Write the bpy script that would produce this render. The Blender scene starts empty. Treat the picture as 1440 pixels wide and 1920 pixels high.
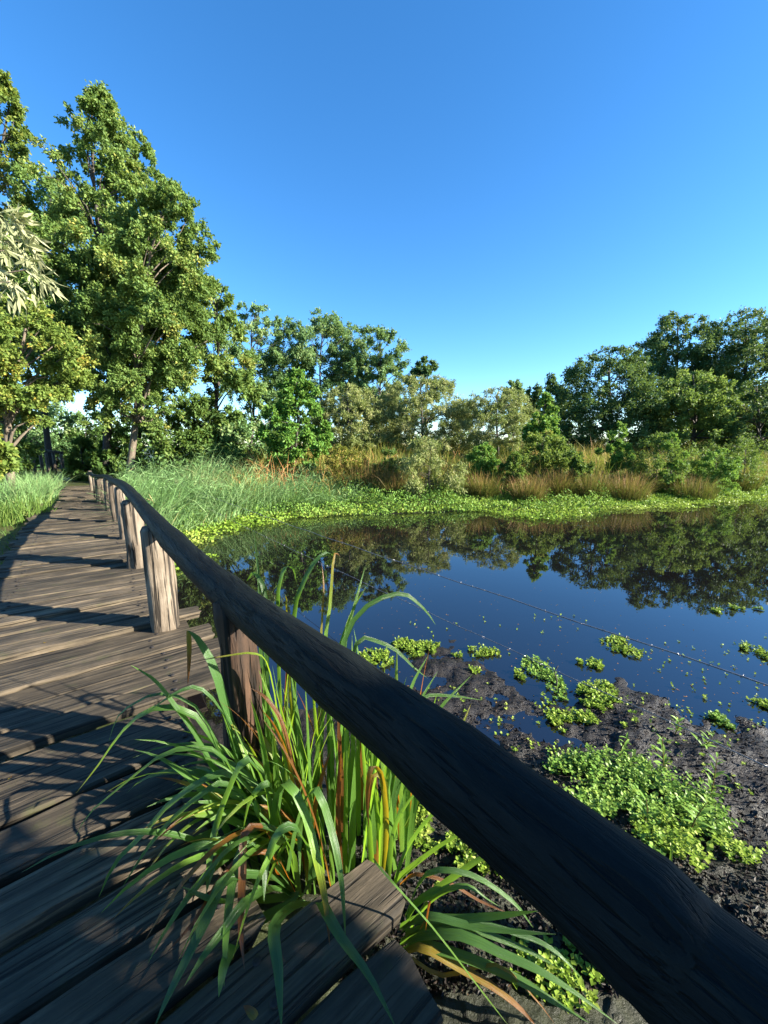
import bpy, bmesh, math, random
import numpy as np
from mathutils import Vector, Matrix

# ------------------------------------------------------------------ camera, sky, sun, exposure
scene = bpy.context.scene
C = scene.collection
FPX, CAM_H, HORIZON = 740.0, 1.4, 835.0
PITCH = math.atan((960 - HORIZON) / FPX)
cam_data = bpy.data.cameras.new('camera')
cam = bpy.data.objects.new('camera', cam_data)
C.objects.link(cam)
cam.location = (0, 0, CAM_H)
cam.rotation_euler = (math.radians(90) - PITCH, 0, 0)
cam_data.sensor_fit = 'VERTICAL'
cam_data.sensor_height = 36.0
cam_data.lens = FPX / 1920.0 * 36.0
cam_data.clip_start = 0.02
cam_data.clip_end = 4000
scene.camera = cam

SUN_EL = math.radians(23)
SUN_DIR = Vector((.977, -.21, 0)).normalized() * math.cos(SUN_EL) + Vector((0, 0, math.sin(SUN_EL)))
world = bpy.data.worlds.new('World')
scene.world = world
world.use_nodes = True
wn = world.node_tree
sky = wn.nodes.new('ShaderNodeTexSky')
sky.sky_type = 'NISHITA'
sky.sun_disc = False
sky.sun_elevation = SUN_EL
sky.sun_rotation = math.atan2(SUN_DIR.x, SUN_DIR.y)
sky.air_density = 1.0
sky.dust_density = 0.25
sky.ozone_density = 3.6
sky.altitude = 1200
bg = wn.nodes['Background']
hsv = wn.nodes.new('ShaderNodeHueSaturation')
hsv.inputs['Saturation'].default_value = 1.22
wn.links.new(sky.outputs[0], hsv.inputs['Color'])
wn.links.new(hsv.outputs[0], bg.inputs['Color'])
bg.inputs['Strength'].default_value = 0.077
sl = bpy.data.lights.new('sun', 'SUN')
sl.energy = 5.0
sl.angle = math.radians(0.53)
sl.color = (1.0, .93, .80)
sun = bpy.data.objects.new('sun', sl)
C.objects.link(sun)
sun.rotation_euler = SUN_DIR.to_track_quat('Z', 'Y').to_euler()
sun.location = (20, -5, 12)
scene.view_settings.view_transform = 'Standard'
scene.view_settings.look = 'None'
scene.view_settings.exposure = 2.25
scene.view_settings.gamma = 1.0
scene.cycles.max_bounces = 7
scene.cycles.diffuse_bounces = 3
scene.cycles.glossy_bounces = 3
scene.cycles.transmission_bounces = 3

# ------------------------------------------------------------------ helpers
rng = np.random.default_rng(7)
random.seed(7)
WATER_Z = -0.45


def ray(u, v):
    x = (u - 720) / FPX
    y = -(v - 960) / FPX
    return np.array([x, math.cos(PITCH) + y * math.sin(PITCH), -math.sin(PITCH) + y * math.cos(PITCH)])


def at(u, v, D):
    """world point seen at photograph pixel (u, v) at forward distance D metres"""
    r = ray(u, v)
    return np.array([0, 0, CAM_H]) + r * (D / r[1])


def hit(u, v, z=0.0):
    r = ray(u, v)
    return np.array([0, 0, CAM_H]) + r * ((z - CAM_H) / r[2])


DV = np.array([-.6, .8, 0])     # along the boardwalk
NV = np.array([.8, .6, 0])      # across it, towards the pond


def deck(s, n, z=0.0):
    return DV * s + NV * n + np.array([0, 0, z])


def _hash(ix, iy, seed):
    h = (ix.astype(np.int64) * 374761393 + iy.astype(np.int64) * 668265263 + seed * 974711) & 0x7fffffff
    h = ((h ^ (h >> 13)) * 1274126177) & 0x7fffffff
    h = h ^ (h >> 16)
    return (h & 0xffff) / 65535.0


def vnoise(x, y, seed=0):
    x = np.asarray(x, float); y = np.asarray(y, float)
    ix = np.floor(x); iy = np.floor(y)
    fx = x - ix; fy = y - iy
    fx = fx * fx * (3 - 2 * fx); fy = fy * fy * (3 - 2 * fy)
    a = _hash(ix, iy, seed); b = _hash(ix + 1, iy, seed)
    c = _hash(ix, iy + 1, seed); d = _hash(ix + 1, iy + 1, seed)
    return (a * (1 - fx) + b * fx) * (1 - fy) + (c * (1 - fx) + d * fx) * fy - .5


def fbm(x, y, seed=0, octv=4):
    s = 0; a = 1.0
    for k in range(octv):
        s = s + a * vnoise(np.asarray(x) * 2 ** k + 13.7 * k, np.asarray(y) * 2 ** k - 7.1 * k, seed + k)
        a *= .5
    return s


def mesh_np(name, V, F, attrs=None, smooth=False):
    """V (n,3); F (m,k) array of equal-size faces"""
    V = np.ascontiguousarray(V, np.float32); F = np.ascontiguousarray(F, np.int32)
    me = bpy.data.meshes.new(name)
    me.vertices.add(len(V)); me.vertices.foreach_set('co', V.ravel())
    m, k = F.shape
    me.loops.add(m * k); me.loops.foreach_set('vertex_index', F.ravel())
    me.polygons.add(m)
    me.polygons.foreach_set('loop_start', np.arange(0, m * k, k, dtype=np.int32))
    if smooth:
        me.polygons.foreach_set('use_smooth', np.ones(m, bool))
    for an, av in (attrs or {}).items():
        a = me.attributes.new(an, 'FLOAT', 'POINT')
        a.data.foreach_set('value', np.ascontiguousarray(av, np.float32))
    me.update(calc_edges=True)
    return me


def obj(name, me, mat=None, parent=None, loc=None):
    o = bpy.data.objects.new(name, me)
    C.objects.link(o)
    if mat and me is not None and not me.materials:
        me.materials.append(mat)
    if parent is not None:
        o.parent = parent
    if loc is not None:
        o.location = loc
    return o


def tag(o, label=None, cat=None, group=None, kind=None):
    if label: o['label'] = label
    if cat: o['category'] = cat
    if group: o['group'] = group
    if kind: o['kind'] = kind
    return o


def empty(name, loc=(0, 0, 0), label=None, cat=None, group=None):
    o = bpy.data.objects.new(name, None)
    C.objects.link(o)
    o.location = loc
    o.empty_display_size = .2
    return tag(o, label, cat, group)


def catmull(P, n):
    P = np.asarray(P, float)
    Q = np.vstack([2 * P[0] - P[1], P, 2 * P[-1] - P[-2]])
    ts = np.linspace(0, len(P) - 1, n)
    out = []
    for t in ts:
        i = min(int(t), len(P) - 2); f = t - i
        a, b, c, d = Q[i], Q[i + 1], Q[i + 2], Q[i + 3]
        out.append(.5 * (2 * b + (c - a) * f + (2 * a - 5 * b + 4 * c - d) * f * f + (3 * b - a - 3 * c + d) * f ** 3))
    return np.array(out)


def tube(P, R, sides=8, wob=0.0, seed=0, cap=True):
    """closed tapered tube along P with radius R; returns V, F(quads)"""
    P = np.asarray(P, float); n = len(P)
    R = np.broadcast_to(np.asarray(R, float), (n,))
    T = np.gradient(P, axis=0); T /= np.linalg.norm(T, axis=1)[:, None] + 1e-9
    ref = np.array([0, 0, 1.]) if abs(T[:, 2]).mean() < .8 else np.array([1., 0, 0])
    A = np.cross(T, ref); A /= np.linalg.norm(A, axis=1)[:, None]
    B = np.cross(T, A)
    ang = np.arange(sides) * 2 * math.pi / sides
    rr = np.ones((n, sides))
    if wob:
        L = np.concatenate([[0], np.cumsum(np.linalg.norm(np.diff(P, axis=0), axis=1))])
        rr = 1 + wob * 2 * fbm(np.cos(ang)[None, :] * 1.3 + np.sin(ang)[None, :] * 2.1 + 50, L[:, None] * 2.2 + np.sin(ang)[None, :] * .9, seed, 4)
    V = P[:, None, :] + (R[:, None] * rr)[:, :, None] * (np.cos(ang)[None, :, None] * A[:, None, :] + np.sin(ang)[None, :, None] * B[:, None, :])
    V = V.reshape(-1, 3)
    i = np.arange(n - 1)[:, None] * sides; j = np.arange(sides)[None, :]; j2 = (j + 1) % sides
    F = np.stack([i + j, i + j2, i + sides + j2, i + sides + j], -1).reshape(-1, 4)
    if cap:
        V = np.vstack([V, P[0], P[-1]])
        c0 = n * sides; c1 = c0 + 1
        jj = np.arange(sides); k2 = (jj + 1) % sides
        f0 = np.stack([np.full(sides, c0), k2, jj, np.full(sides, c0)], -1)
        f1 = np.stack([np.full(sides, c1), (n - 1) * sides + jj, (n - 1) * sides + k2, np.full(sides, c1)], -1)
        return V, F, np.vstack([f0[:, :3], f1[:, :3]])
    return V, F, np.zeros((0, 3), int)


def tube_mesh(name, parts, smooth=True):
    """list of (V,F,caps) -> one mesh"""
    vs, fs, off = [], [], 0
    for V, F, K in parts:
        vs.append(V)
        fs += [tuple(x) for x in (F + off)] + [tuple(x) for x in (K + off)]
        off += len(V)
    me = bpy.data.meshes.new(name)
    me.from_pydata(np.vstack(vs).tolist(), [], fs)
    if smooth:
        me.polygons.foreach_set('use_smooth', np.array([len(f) == 4 for f in fs]))
    me.update()
    return me


# ------------------------------------------------------------------ materials
ALB = .57      # one albedo scale for every leaf and wood colour below


def dim(stops):
    return [(p_, tuple(c_ * ALB for c_ in c)) for p_, c in stops]


def new_mat(name):
    m = bpy.data.materials.new(name)
    m.use_nodes = True
    nt = m.node_tree
    return m, nt, nt.nodes['Principled BSDF'], nt.nodes['Material Output']


def node(nt, t, **kw):
    n = nt.nodes.new(t)
    for k, v in kw.items():
        if k in n.inputs: n.inputs[k].default_value = v
        else: setattr(n, k, v)
    return n


def ramp(nt, src, stops):
    r = nt.nodes.new('ShaderNodeValToRGB')
    e = r.color_ramp.elements
    while len(e) < len(stops): e.new(.5)
    for el, (p, c) in zip(e, stops):
        el.position = p; el.color = (*c, 1)
    nt.links.new(src, r.inputs[0])
    return r.outputs[0]


def leaf_mat(name, stops, trans=.35, rough=.5, tcol=(.45, .62, .08), spec=.12):
    m, nt, p, out = new_mat(name)
    a = node(nt, 'ShaderNodeAttribute', attribute_name='tint')
    stops = [(p_, tuple(c_ * 1.14 for c_ in c)) for p_, c in dim(stops)]; tcol = tuple(c_ * ALB for c_ in tcol)
    col = ramp(nt, a.outputs['Fac'], stops)
    nt.links.new(col, p.inputs['Base Color'])
    p.inputs['Roughness'].default_value = rough
    p.inputs['Specular IOR Level'].default_value = spec
    tr = node(nt, 'ShaderNodeBsdfTranslucent')
    mx = node(nt, 'ShaderNodeMix', data_type='RGBA', blend_type='MIX')
    mx.inputs[0].default_value = .5
    nt.links.new(col, mx.inputs[6]); mx.inputs[7].default_value = (*tcol, 1)
    nt.links.new(mx.outputs[2], tr.inputs['Color'])
    ms = node(nt, 'ShaderNodeMixShader'); ms.inputs[0].default_value = trans
    nt.links.new(p.outputs[0], ms.inputs[1]); nt.links.new(tr.outputs[0], ms.inputs[2])
    nt.links.new(ms.outputs[0], out.inputs['Surface'])
    return m


M = {}
M['oak'] = leaf_mat('oak_leaf', [(0, (0.103, 0.178, 0.0438)), (.45, (0.191, 0.314, 0.0802)), (.8, (0.337, 0.418, 0.109)), (1, (0.503, 0.448, 0.112))])
M['oak_yellow'] = leaf_mat('yellowing_leaf', [(0, (0.107, 0.183, 0.0386)), (.4, (0.215, 0.309, 0.0644)), (.75, (0.351, 0.383, 0.0772)), (1, (0.624, 0.402, 0.0772))])
M['alder'] = leaf_mat('alder_leaf', [(0, (0.116, 0.225, 0.081)), (.5, (0.214, 0.37, 0.135)), (1, (0.426, 0.482, 0.203))], trans=.3)
M['bright'] = leaf_mat('bright_leaf', [(0, (0.0999, 0.237, 0.0392)), (.5, (0.184, 0.385, 0.0653)), (1, (0.333, 0.504, 0.131))])
M['willow'] = leaf_mat('olive_willow_leaf', [(0, (0.182, 0.23, 0.075)), (.5, (0.339, 0.384, 0.137)), (1, (0.544, 0.51, 0.239))], trans=.3)
M['silver'] = leaf_mat('silver_willow_leaf', [(0, (0.216, 0.25, 0.116)), (.5, (0.365, 0.388, 0.2)), (1, (0.54, 0.525, 0.304))], trans=.2)
M['dark'] = leaf_mat('dark_leaf', [(0, (0.0498, 0.114, 0.0408)), (.5, (0.0907, 0.185, 0.0632)), (1, (0.181, 0.258, 0.102))], trans=.25)
M['shrub'] = leaf_mat('shrub_leaf', [(0, (0.0586, 0.116, 0.0305)), (.5, (0.117, 0.215, 0.051)), (1, (0.235, 0.315, 0.0764))])
M['cress'] = leaf_mat('water_plant_leaf', [(0, (0.135, 0.258, 0.0288)), (.5, (0.284, 0.438, 0.0504)), (1, (0.508, 0.592, 0.13))], trans=.3, rough=.4)
M['cress_green'] = leaf_mat('green_water_plant_leaf', [(0, (0.112, 0.246, 0.0396)), (.5, (0.223, 0.406, 0.0713)), (1, (0.41, 0.551, 0.111))], trans=.3, rough=.4)
M['reed'] = leaf_mat('reed_blade', [(0, (0.144, 0.276, 0.0813)), (.5, (0.276, 0.471, 0.175)), (.85, (0.42, 0.575, 0.25)), (1, (0.522, 0.434, 0.2))], trans=.25)
M['grass'] = leaf_mat('grass_blade', [(0, (0.084, 0.16, 0.0312)), (.5, (0.154, 0.266, 0.052)), (1, (0.308, 0.346, 0.104))], trans=.3)
M['rush'] = leaf_mat('brown_rush', [(0, (0.118, 0.11, 0.0258)), (.35, (0.237, 0.172, 0.0516)), (.7, (0.398, 0.21, 0.0774)), (1, (0.531, 0.27, 0.129))], trans=.2)
M['meadow'] = leaf_mat('meadow_blade', [(0, (0.147, 0.197, 0.0286)), (.4, (0.276, 0.287, 0.0501)), (.75, (0.442, 0.303, 0.0858)), (1, (0.571, 0.287, 0.114))], trans=.25)


def bark_mat(name, c0, c1, zs=3.0):
    m, nt, p, out = new_mat(name)
    tc = node(nt, 'ShaderNodeTexCoord')
    mp = node(nt, 'ShaderNodeMapping'); mp.inputs['Scale'].default_value = (9, 9, zs)
    nt.links.new(tc.outputs['Object'], mp.inputs[0])
    nz = node(nt, 'ShaderNodeTexNoise', Scale=1.6, Detail=6.0, Roughness=.65)
    nt.links.new(mp.outputs[0], nz.inputs['Vector'])
    nt.links.new(ramp(nt, nz.outputs['Fac'], dim([(.3, c0), (.7, c1)])), p.inputs['Base Color'])
    b = node(nt, 'ShaderNodeBump', Strength=.6, Distance=.03)
    nt.links.new(nz.outputs['Fac'], b.inputs['Height']); nt.links.new(b.outputs[0], p.inputs['Normal'])
    p.inputs['Roughness'].default_value = .85
    return m


M['bark'] = bark_mat('bark', (.10, .075, .05), (.30, .24, .17))
M['dark_bark'] = bark_mat('dark_bark', (.035, .03, .022), (.11, .09, .07))


def wood_mat(name, c0, c1, c2, moss=.0, scale=(2.2, 34, 34), bump=.35, rough=.75, crack=.5, spec=.25, rotz=0.0, lo=.36):
    m, nt, p, out = new_mat(name)
    tc = node(nt, 'ShaderNodeTexCoord')
    rot = node(nt, 'ShaderNodeMapping'); rot.inputs['Rotation'].default_value = (0, 0, rotz)
    nt.links.new(tc.outputs['Object'], rot.inputs[0])
    oi = node(nt, 'ShaderNodeObjectInfo')
    add = node(nt, 'ShaderNodeVectorMath', operation='ADD')
    mul = node(nt, 'ShaderNodeVectorMath', operation='SCALE')
    cmb = node(nt, 'ShaderNodeCombineXYZ')
    nt.links.new(oi.outputs['Random'], cmb.inputs[0]); nt.links.new(oi.outputs['Random'], cmb.inputs[1])
    nt.links.new(cmb.outputs[0], mul.inputs[0]); mul.inputs['Scale'].default_value = 17.0
    nt.links.new(rot.outputs[0], add.inputs[0]); nt.links.new(mul.outputs[0], add.inputs[1])
    mp = node(nt, 'ShaderNodeMapping'); mp.inputs['Scale'].default_value = scale
    nt.links.new(add.outputs[0], mp.inputs[0])
    grain = node(nt, 'ShaderNodeTexNoise', Scale=1.0, Detail=7.0, Roughness=.62, Distortion=.25)
    nt.links.new(mp.outputs[0], grain.inputs['Vector'])
    big = node(nt, 'ShaderNodeTexNoise', Scale=3.2, Detail=5.0, Roughness=.6)
    nt.links.new(add.outputs[0], big.inputs['Vector'])
    mixf = node(nt, 'ShaderNodeMath', operation='MULTIPLY_ADD')
    nt.links.new(big.outputs['Fac'], mixf.inputs[0]); mixf.inputs[1].default_value = .6
    sub = node(nt, 'ShaderNodeMath', operation='MULTIPLY_ADD')
    nt.links.new(grain.outputs['Fac'], sub.inputs[0]); sub.inputs[1].default_value = .9; sub.inputs[2].default_value = -.25
    nt.links.new(sub.outputs[0], mixf.inputs[2])
    rnd = node(nt, 'ShaderNodeMath', operation='MULTIPLY_ADD')
    nt.links.new(oi.outputs['Random'], rnd.inputs[0]); rnd.inputs[1].default_value = .22
    nt.links.new(mixf.outputs[0], rnd.inputs[2])
    col = ramp(nt, rnd.outputs[0], dim([(.28, c0), (.58, c1), (.9, c2)]))
    if moss:
        mz = node(nt, 'ShaderNodeTexNoise', Scale=5.5, Detail=8.0, Roughness=.7)
        nt.links.new(add.outputs[0], mz.inputs['Vector'])
        mr = node(nt, 'ShaderNodeMapRange'); mr.inputs[1].default_value = .56; mr.inputs[2].default_value = .72
        mr.inputs[4].default_value = moss
        nt.links.new(mz.outputs['Fac'], mr.inputs[0])
        mx = node(nt, 'ShaderNodeMix', data_type='RGBA')
        nt.links.new(mr.outputs[0], mx.inputs[0]); nt.links.new(col, mx.inputs[6])
        mx.inputs[7].default_value = (.05, .058, .018, 1)
        col = mx.outputs[2]
    # fine dark cracks along the grain
    mp2 = node(nt, 'ShaderNodeMapping'); mp2.inputs['Scale'].default_value = tuple(s * (.6 if s < 10 else 1.7) for s in scale)
    nt.links.new(add.outputs[0], mp2.inputs[0])
    cz = node(nt, 'ShaderNodeTexNoise', Scale=1.0, Detail=3.0, Roughness=.5)
    nt.links.new(mp2.outputs[0], cz.inputs['Vector'])
    cr = node(nt, 'ShaderNodeMapRange'); cr.inputs[1].default_value = lo - .03; cr.inputs[2].default_value = lo + .05
    cr.inputs[3].default_value = 1 - crack; cr.inputs[4].default_value = 1.0
    nt.links.new(cz.outputs['Fac'], cr.inputs[0])
    mm = node(nt, 'ShaderNodeMix', data_type='RGBA', blend_type='MULTIPLY'); mm.inputs[0].default_value = 1
    nt.links.new(col, mm.inputs[6]); nt.links.new(cr.outputs[0], mm.inputs[7])
    nt.links.new(mm.outputs[2], p.inputs['Base Color'])
    hs = node(nt, 'ShaderNodeMath', operation='ADD')
    nt.links.new(grain.outputs['Fac'], hs.inputs[0]); nt.links.new(cr.outputs[0], hs.inputs[1])
    b = node(nt, 'ShaderNodeBump', Strength=bump, Distance=.012)
    nt.links.new(hs.outputs[0], b.inputs['Height']); nt.links.new(b.outputs[0], p.inputs['Normal'])
    p.inputs['Roughness'].default_value = rough
    p.inputs['Specular IOR Level'].default_value = spec
    return m


M['plank'] = wood_mat('weathered_plank', (.020, .0165, .011), (.088, .069, .045), (.28, .215, .14), moss=.55, crack=.75, lo=.41, bump=.7)
M['rail'] = wood_mat('dark_log', (.0025, .0036, .0034), (.0065, .0088, .0082), (.018, .022, .0185), scale=(9.0, 46, 46), bump=.65, rough=.62, crack=.7, spec=.14, lo=.42, rotz=math.radians(53.13))
M['post'] = wood_mat('pale_post', (.05, .037, .027), (.20, .155, .11), (.42, .345, .26), scale=(20, 20, 2.2), bump=1.0, crack=.85, lo=.42)
M['shaded_post'] = wood_mat('shaded_flaking_post', (.010, .007, .006), (.028, .018, .013), (.13, .07, .04), scale=(15, 15, 1.6), bump=1.0, crack=.9, lo=.46)  # flaking wood; the near post's shade is put into these dark colours


def simple(name, col, rough=.6, metal=0.0):
    m, nt, p, out = new_mat(name)
    tc = node(nt, 'ShaderNodeTexCoord')
    nz = node(nt, 'ShaderNodeTexNoise', Scale=60.0, Detail=3.0)
    nt.links.new(tc.outputs['Object'], nz.inputs['Vector'])
    nt.links.new(ramp(nt, nz.outputs['Fac'], [(.3, tuple(c * .7 for c in col)), (.7, tuple(min(1, c * 1.25) for c in col))]), p.inputs['Base Color'])
    p.inputs['Roughness'].default_value = rough
    p.inputs['Metallic'].default_value = metal
    return m


M['nail'] = simple('rusty_nail', (.007, .0045, .0035), .8)
M['wire'] = simple('galvanised_wire', (.16, .16, .17), .45, .6)
M['pod'] = leaf_mat('iris_pod', [(0, (.15, .28, .03)), (1, (.30, .42, .05))], trans=.15)
M['stem'] = leaf_mat('reddish_stem', [(0, (.16, .10, .04)), (1, (.20, .18, .05))], trans=.05)

# iris: colour by the age of each stretch of blade
m, nt, p, out = new_mat('iris_blade')
ag = node(nt, 'ShaderNodeAttribute', attribute_name='age')
ac = node(nt, 'ShaderNodeAttribute', attribute_name='across')
al = node(nt, 'ShaderNodeAttribute', attribute_name='along')
cv = node(nt, 'ShaderNodeCombineXYZ')
nt.links.new(ac.outputs['Fac'], cv.inputs[0]); nt.links.new(al.outputs['Fac'], cv.inputs[1])
mp = node(nt, 'ShaderNodeMapping'); mp.inputs['Scale'].default_value = (6.5, 3.0, 1)
nt.links.new(cv.outputs[0], mp.inputs[0])
oi = node(nt, 'ShaderNodeObjectInfo')
n1 = node(nt, 'ShaderNodeTexNoise', Scale=1.0, Detail=5.0, Roughness=.65, noise_dimensions='4D')
nt.links.new(mp.outputs[0], n1.inputs['Vector'])
mw = node(nt, 'ShaderNodeMath', operation='MULTIPLY'); mw.inputs[1].default_value = 40
nt.links.new(oi.outputs['Random'], mw.inputs[0]); nt.links.new(mw.outputs[0], n1.inputs['W'])
aj = node(nt, 'ShaderNodeMath', operation='MULTIPLY_ADD'); aj.inputs[1].default_value = .34
sb = node(nt, 'ShaderNodeMath', operation='SUBTRACT'); sb.inputs[1].default_value = .17
nt.links.new(n1.outputs['Fac'], aj.inputs[0]); nt.links.new(ag.outputs['Fac'], sb.inputs[0]); nt.links.new(sb.outputs[0], aj.inputs[2])
col = ramp(nt, aj.outputs[0], dim([(0, (.085, .20, .045)), (.25, (.17, .35, .05)), (.42, (.29, .43, .045)), (.58, (.34, .30, .03)), (.74, (.30, .12, .025)), (1, (.12, .05, .022))]))
nt.links.new(col, p.inputs['Base Color'])
p.inputs['Roughness'].default_value = .36
p.inputs['Specular IOR Level'].default_value = .55
mp3 = node(nt, 'ShaderNodeMapping'); mp3.inputs['Scale'].default_value = (7, .25, 1)
nt.links.new(cv.outputs[0], mp3.inputs[0])
n2 = node(nt, 'ShaderNodeTexNoise', Scale=1.0, Detail=2.0)
nt.links.new(mp3.outputs[0], n2.inputs['Vector'])
bp = node(nt, 'ShaderNodeBump', Strength=.7, Distance=.006)
nt.links.new(n2.outputs['Fac'], bp.inputs['Height']); nt.links.new(bp.outputs[0], p.inputs['Normal'])
tr = node(nt, 'ShaderNodeBsdfTranslucent')
mx = node(nt, 'ShaderNodeMix', data_type='RGBA', blend_type='MULTIPLY'); mx.inputs[0].default_value = 1.0
nt.links.new(col, mx.inputs[6]); mx.inputs[7].default_value = (2.6, 2.2, .9, 1)
nt.links.new(mx.outputs[2], tr.inputs['Color'])
ms = node(nt, 'ShaderNodeMixShader'); ms.inputs[0].default_value = .42
nt.links.new(p.outputs[0], ms.inputs[1]); nt.links.new(tr.outputs[0], ms.inputs[2])
nt.links.new(ms.outputs[0], out.inputs['Surface'])
M['iris'] = m

# ground: wet mud by the water, earth and turf beyond
m, nt, p, out = new_mat('ground')
tc = node(nt, 'ShaderNodeTexCoord')
mu = node(nt, 'ShaderNodeAttribute', attribute_name='mud')
g1 = node(nt, 'ShaderNodeTexNoise', Scale=.8, Detail=8.0, Roughness=.65)
nt.links.new(tc.outputs['Object'], g1.inputs['Vector'])
turf = ramp(nt, g1.outputs['Fac'], dim([(.3, (.035, .05, .012)), (.5, (.07, .085, .02)), (.7, (.14, .11, .04))]))
g2 = node(nt, 'ShaderNodeTexNoise', Scale=26.0, Detail=8.0, Roughness=.7)
nt.links.new(tc.outputs['Object'], g2.inputs['Vector'])
mud = ramp(nt, g2.outputs['Fac'], [(.3, (.004, .003, .0028)), (.55, (.010, .0075, .0062)), (.8, (.036, .026, .018))])
mx = node(nt, 'ShaderNodeMix', data_type='RGBA')
nt.links.new(mu.outputs['Fac'], mx.inputs[0]); nt.links.new(turf, mx.inputs[6]); nt.links.new(mud, mx.inputs[7])
nt.links.new(mx.outputs[2], p.inputs['Base Color'])
rr = node(nt, 'ShaderNodeMapRange'); rr.inputs[1].default_value = .3; rr.inputs[2].default_value = .7
rr.inputs[3].default_value = .28; rr.inputs[4].default_value = .8
p.inputs['Specular IOR Level'].default_value = .35
nt.links.new(g2.outputs['Fac'], rr.inputs[0]); nt.links.new(rr.outputs[0], p.inputs['Roughness'])
bp = node(nt, 'ShaderNodeBump', Strength=.7, Distance=.02)
g3 = node(nt, 'ShaderNodeTexNoise', Scale=75.0, Detail=6.0, Roughness=.7)
nt.links.new(tc.outputs['Object'], g3.inputs['Vector'])
nt.links.new(g3.outputs['Fac'], bp.inputs['Height']); nt.links.new(bp.outputs[0], p.inputs['Normal'])
M['ground'] = m

m, nt, p, out = new_mat('pond_water')
p.inputs['Base Color'].default_value = (.0045, .0038, .0045, 1)
p.inputs['Roughness'].default_value = .015
p.inputs['IOR'].default_value = 1.95
tc = node(nt, 'ShaderNodeTexCoord')
w1 = node(nt, 'ShaderNodeTexNoise', Scale=2.2, Detail=3.0)
nt.links.new(tc.outputs['Object'], w1.inputs['Vector'])
bp = node(nt, 'ShaderNodeBump', Strength=.035, Distance=.02)
nt.links.new(w1.outputs['Fac'], bp.inputs['Height']); nt.links.new(bp.outputs[0], p.inputs['Normal'])
M['water'] = m

# ------------------------------------------------------------------ ground and water
POND = np.array([(-1.0, 2.35), (-1.9, 2.9), (-3.3, 4.9), (-4.7, 6.7), (-4.5, 7.7), (-3.6, 9.2), (-2.6, 10.0), (-.3, 10.6), (1.5, 10.9),
                 (2.8, 11.2), (5.2, 11.3), (8.2, 12.1), (13.8, 14.2), (22, 17), (45, 24), (60, 22), (60, 2), (14, -1.5), (7, .2),
                 (4, 1.35), (2.9, 1.98), (2.1, 2.32), (1.35, 2.52), (.7, 2.7), (.1, 2.8)])


def pond_sd(x, y):
    """signed distance, positive inside the pond"""
    x = np.asarray(x, float); y = np.asarray(y, float)
    d2 = np.full(x.shape, 1e9); inside = np.zeros(x.shape, bool)
    n = len(POND)
    for i in range(n):
        ax, ay = POND[i]; bx, by = POND[(i + 1) % n]
        ex, ey = bx - ax, by - ay
        t = np.clip(((x - ax) * ex + (y - ay) * ey) / (ex * ex + ey * ey), 0, 1)
        d2 = np.minimum(d2, (x - ax - t * ex) ** 2 + (y - ay - t * ey) ** 2)
        c = ((ay > y) != (by > y))
        with np.errstate(divide='ignore', invalid='ignore'):
            xi = ax + (y - ay) * ex / (ey if ey != 0 else 1e-9)
        inside ^= c & (x < xi)
    d = np.sqrt(d2)
    return np.where(inside, d, -d)


def ground_z(x, y, want_mud=False):
    x = np.asarray(x, float); y = np.asarray(y, float)
    sd = pond_sd(x, y) + .22 * fbm(x * .9, y * .9, 3, 3)
    r = np.hypot(x, y)
    near = np.clip((6.5 - r) / 3, 0, 1) * np.clip((x * .8 + y * .6 - .2) / .5, 0, 1)
    deep = np.where(sd > 0, -np.minimum(.5, sd * (.16 - .105 * near)), 0)
    rise = np.where(sd < 0, np.minimum(.32, -sd * (.13 - .055 * near)), 0)
    z = WATER_Z + deep + rise
    z = z + near * (.07 * fbm(x * 1.7, y * 2.3, 11, 3) + .026 * fbm(x * 9, y * 9, 17, 3) + .026 * np.maximum(0, fbm(x * 22, y * 22, 23, 3)))
    far = 1 - near
    z = z + far * np.clip(-sd, 0, 1) * .10 * fbm(x * .35, y * .35, 31, 3)
    # the marsh meadow climbs gently behind the far bank
    z = z + .105 * np.clip(-sd - 1.6, 0, 9.5) * np.clip((y - 10.5) / 3, 0, 1) * np.clip((x + 7) / 3, 0, 1)
    mudv = np.clip(1.15 - np.maximum(0, -sd) / (.35 + 2.6 * near), 0, 1)
    if want_mud:
        return z, mudv
    return z


ang = np.radians(np.concatenate([np.arange(-52, 52.01, .31), np.arange(56, 307, 4)]))
rad = [.35]
while rad[-1] < 6: rad.append(rad[-1] * 1.0135)
while rad[-1] < 2500: rad.append(rad[-1] * 1.045)
rad = np.array(rad)
nr, na = len(rad), len(ang)
X = rad[:, None] * np.sin(ang)[None, :]; Y = rad[:, None] * np.cos(ang)[None, :]
Z, MU = ground_z(X, Y, True)
V = np.stack([X, Y, Z], -1).reshape(-1, 3)
i = np.arange(nr - 1)[:, None] * na; j = np.arange(na)[None, :]; j2 = (j + 1) % na
F = np.stack([i + j, i + na + j, i + na + j2, i + j2], -1).reshape(-1, 4)
me = mesh_np('ground', V, F, {'mud': MU.ravel()}, smooth=True)
# close the small hole under the camera
ground = tag(obj('ground', me, M['ground']), kind='structure')
cc = [(.36 * math.sin(a), .36 * math.cos(a), float(ground_z(0, 0)) - .03) for a in np.linspace(0, 2 * math.pi, 24, endpoint=False)]
cm = bpy.data.meshes.new('ground_middle'); cm.from_pydata(cc, [], [tuple(range(23, -1, -1))])
obj('ground_middle', cm, M['ground'], ground)

wm = bpy.data.meshes.new('pond_water')
wm.from_pydata([(-6, -2, WATER_Z), (62, -2, WATER_Z), (62, 30, WATER_Z), (-6, 30, WATER_Z)], [], [(0, 1, 2, 3)])
tag(obj('pond_water', wm, M['water']), kind='structure')

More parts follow.
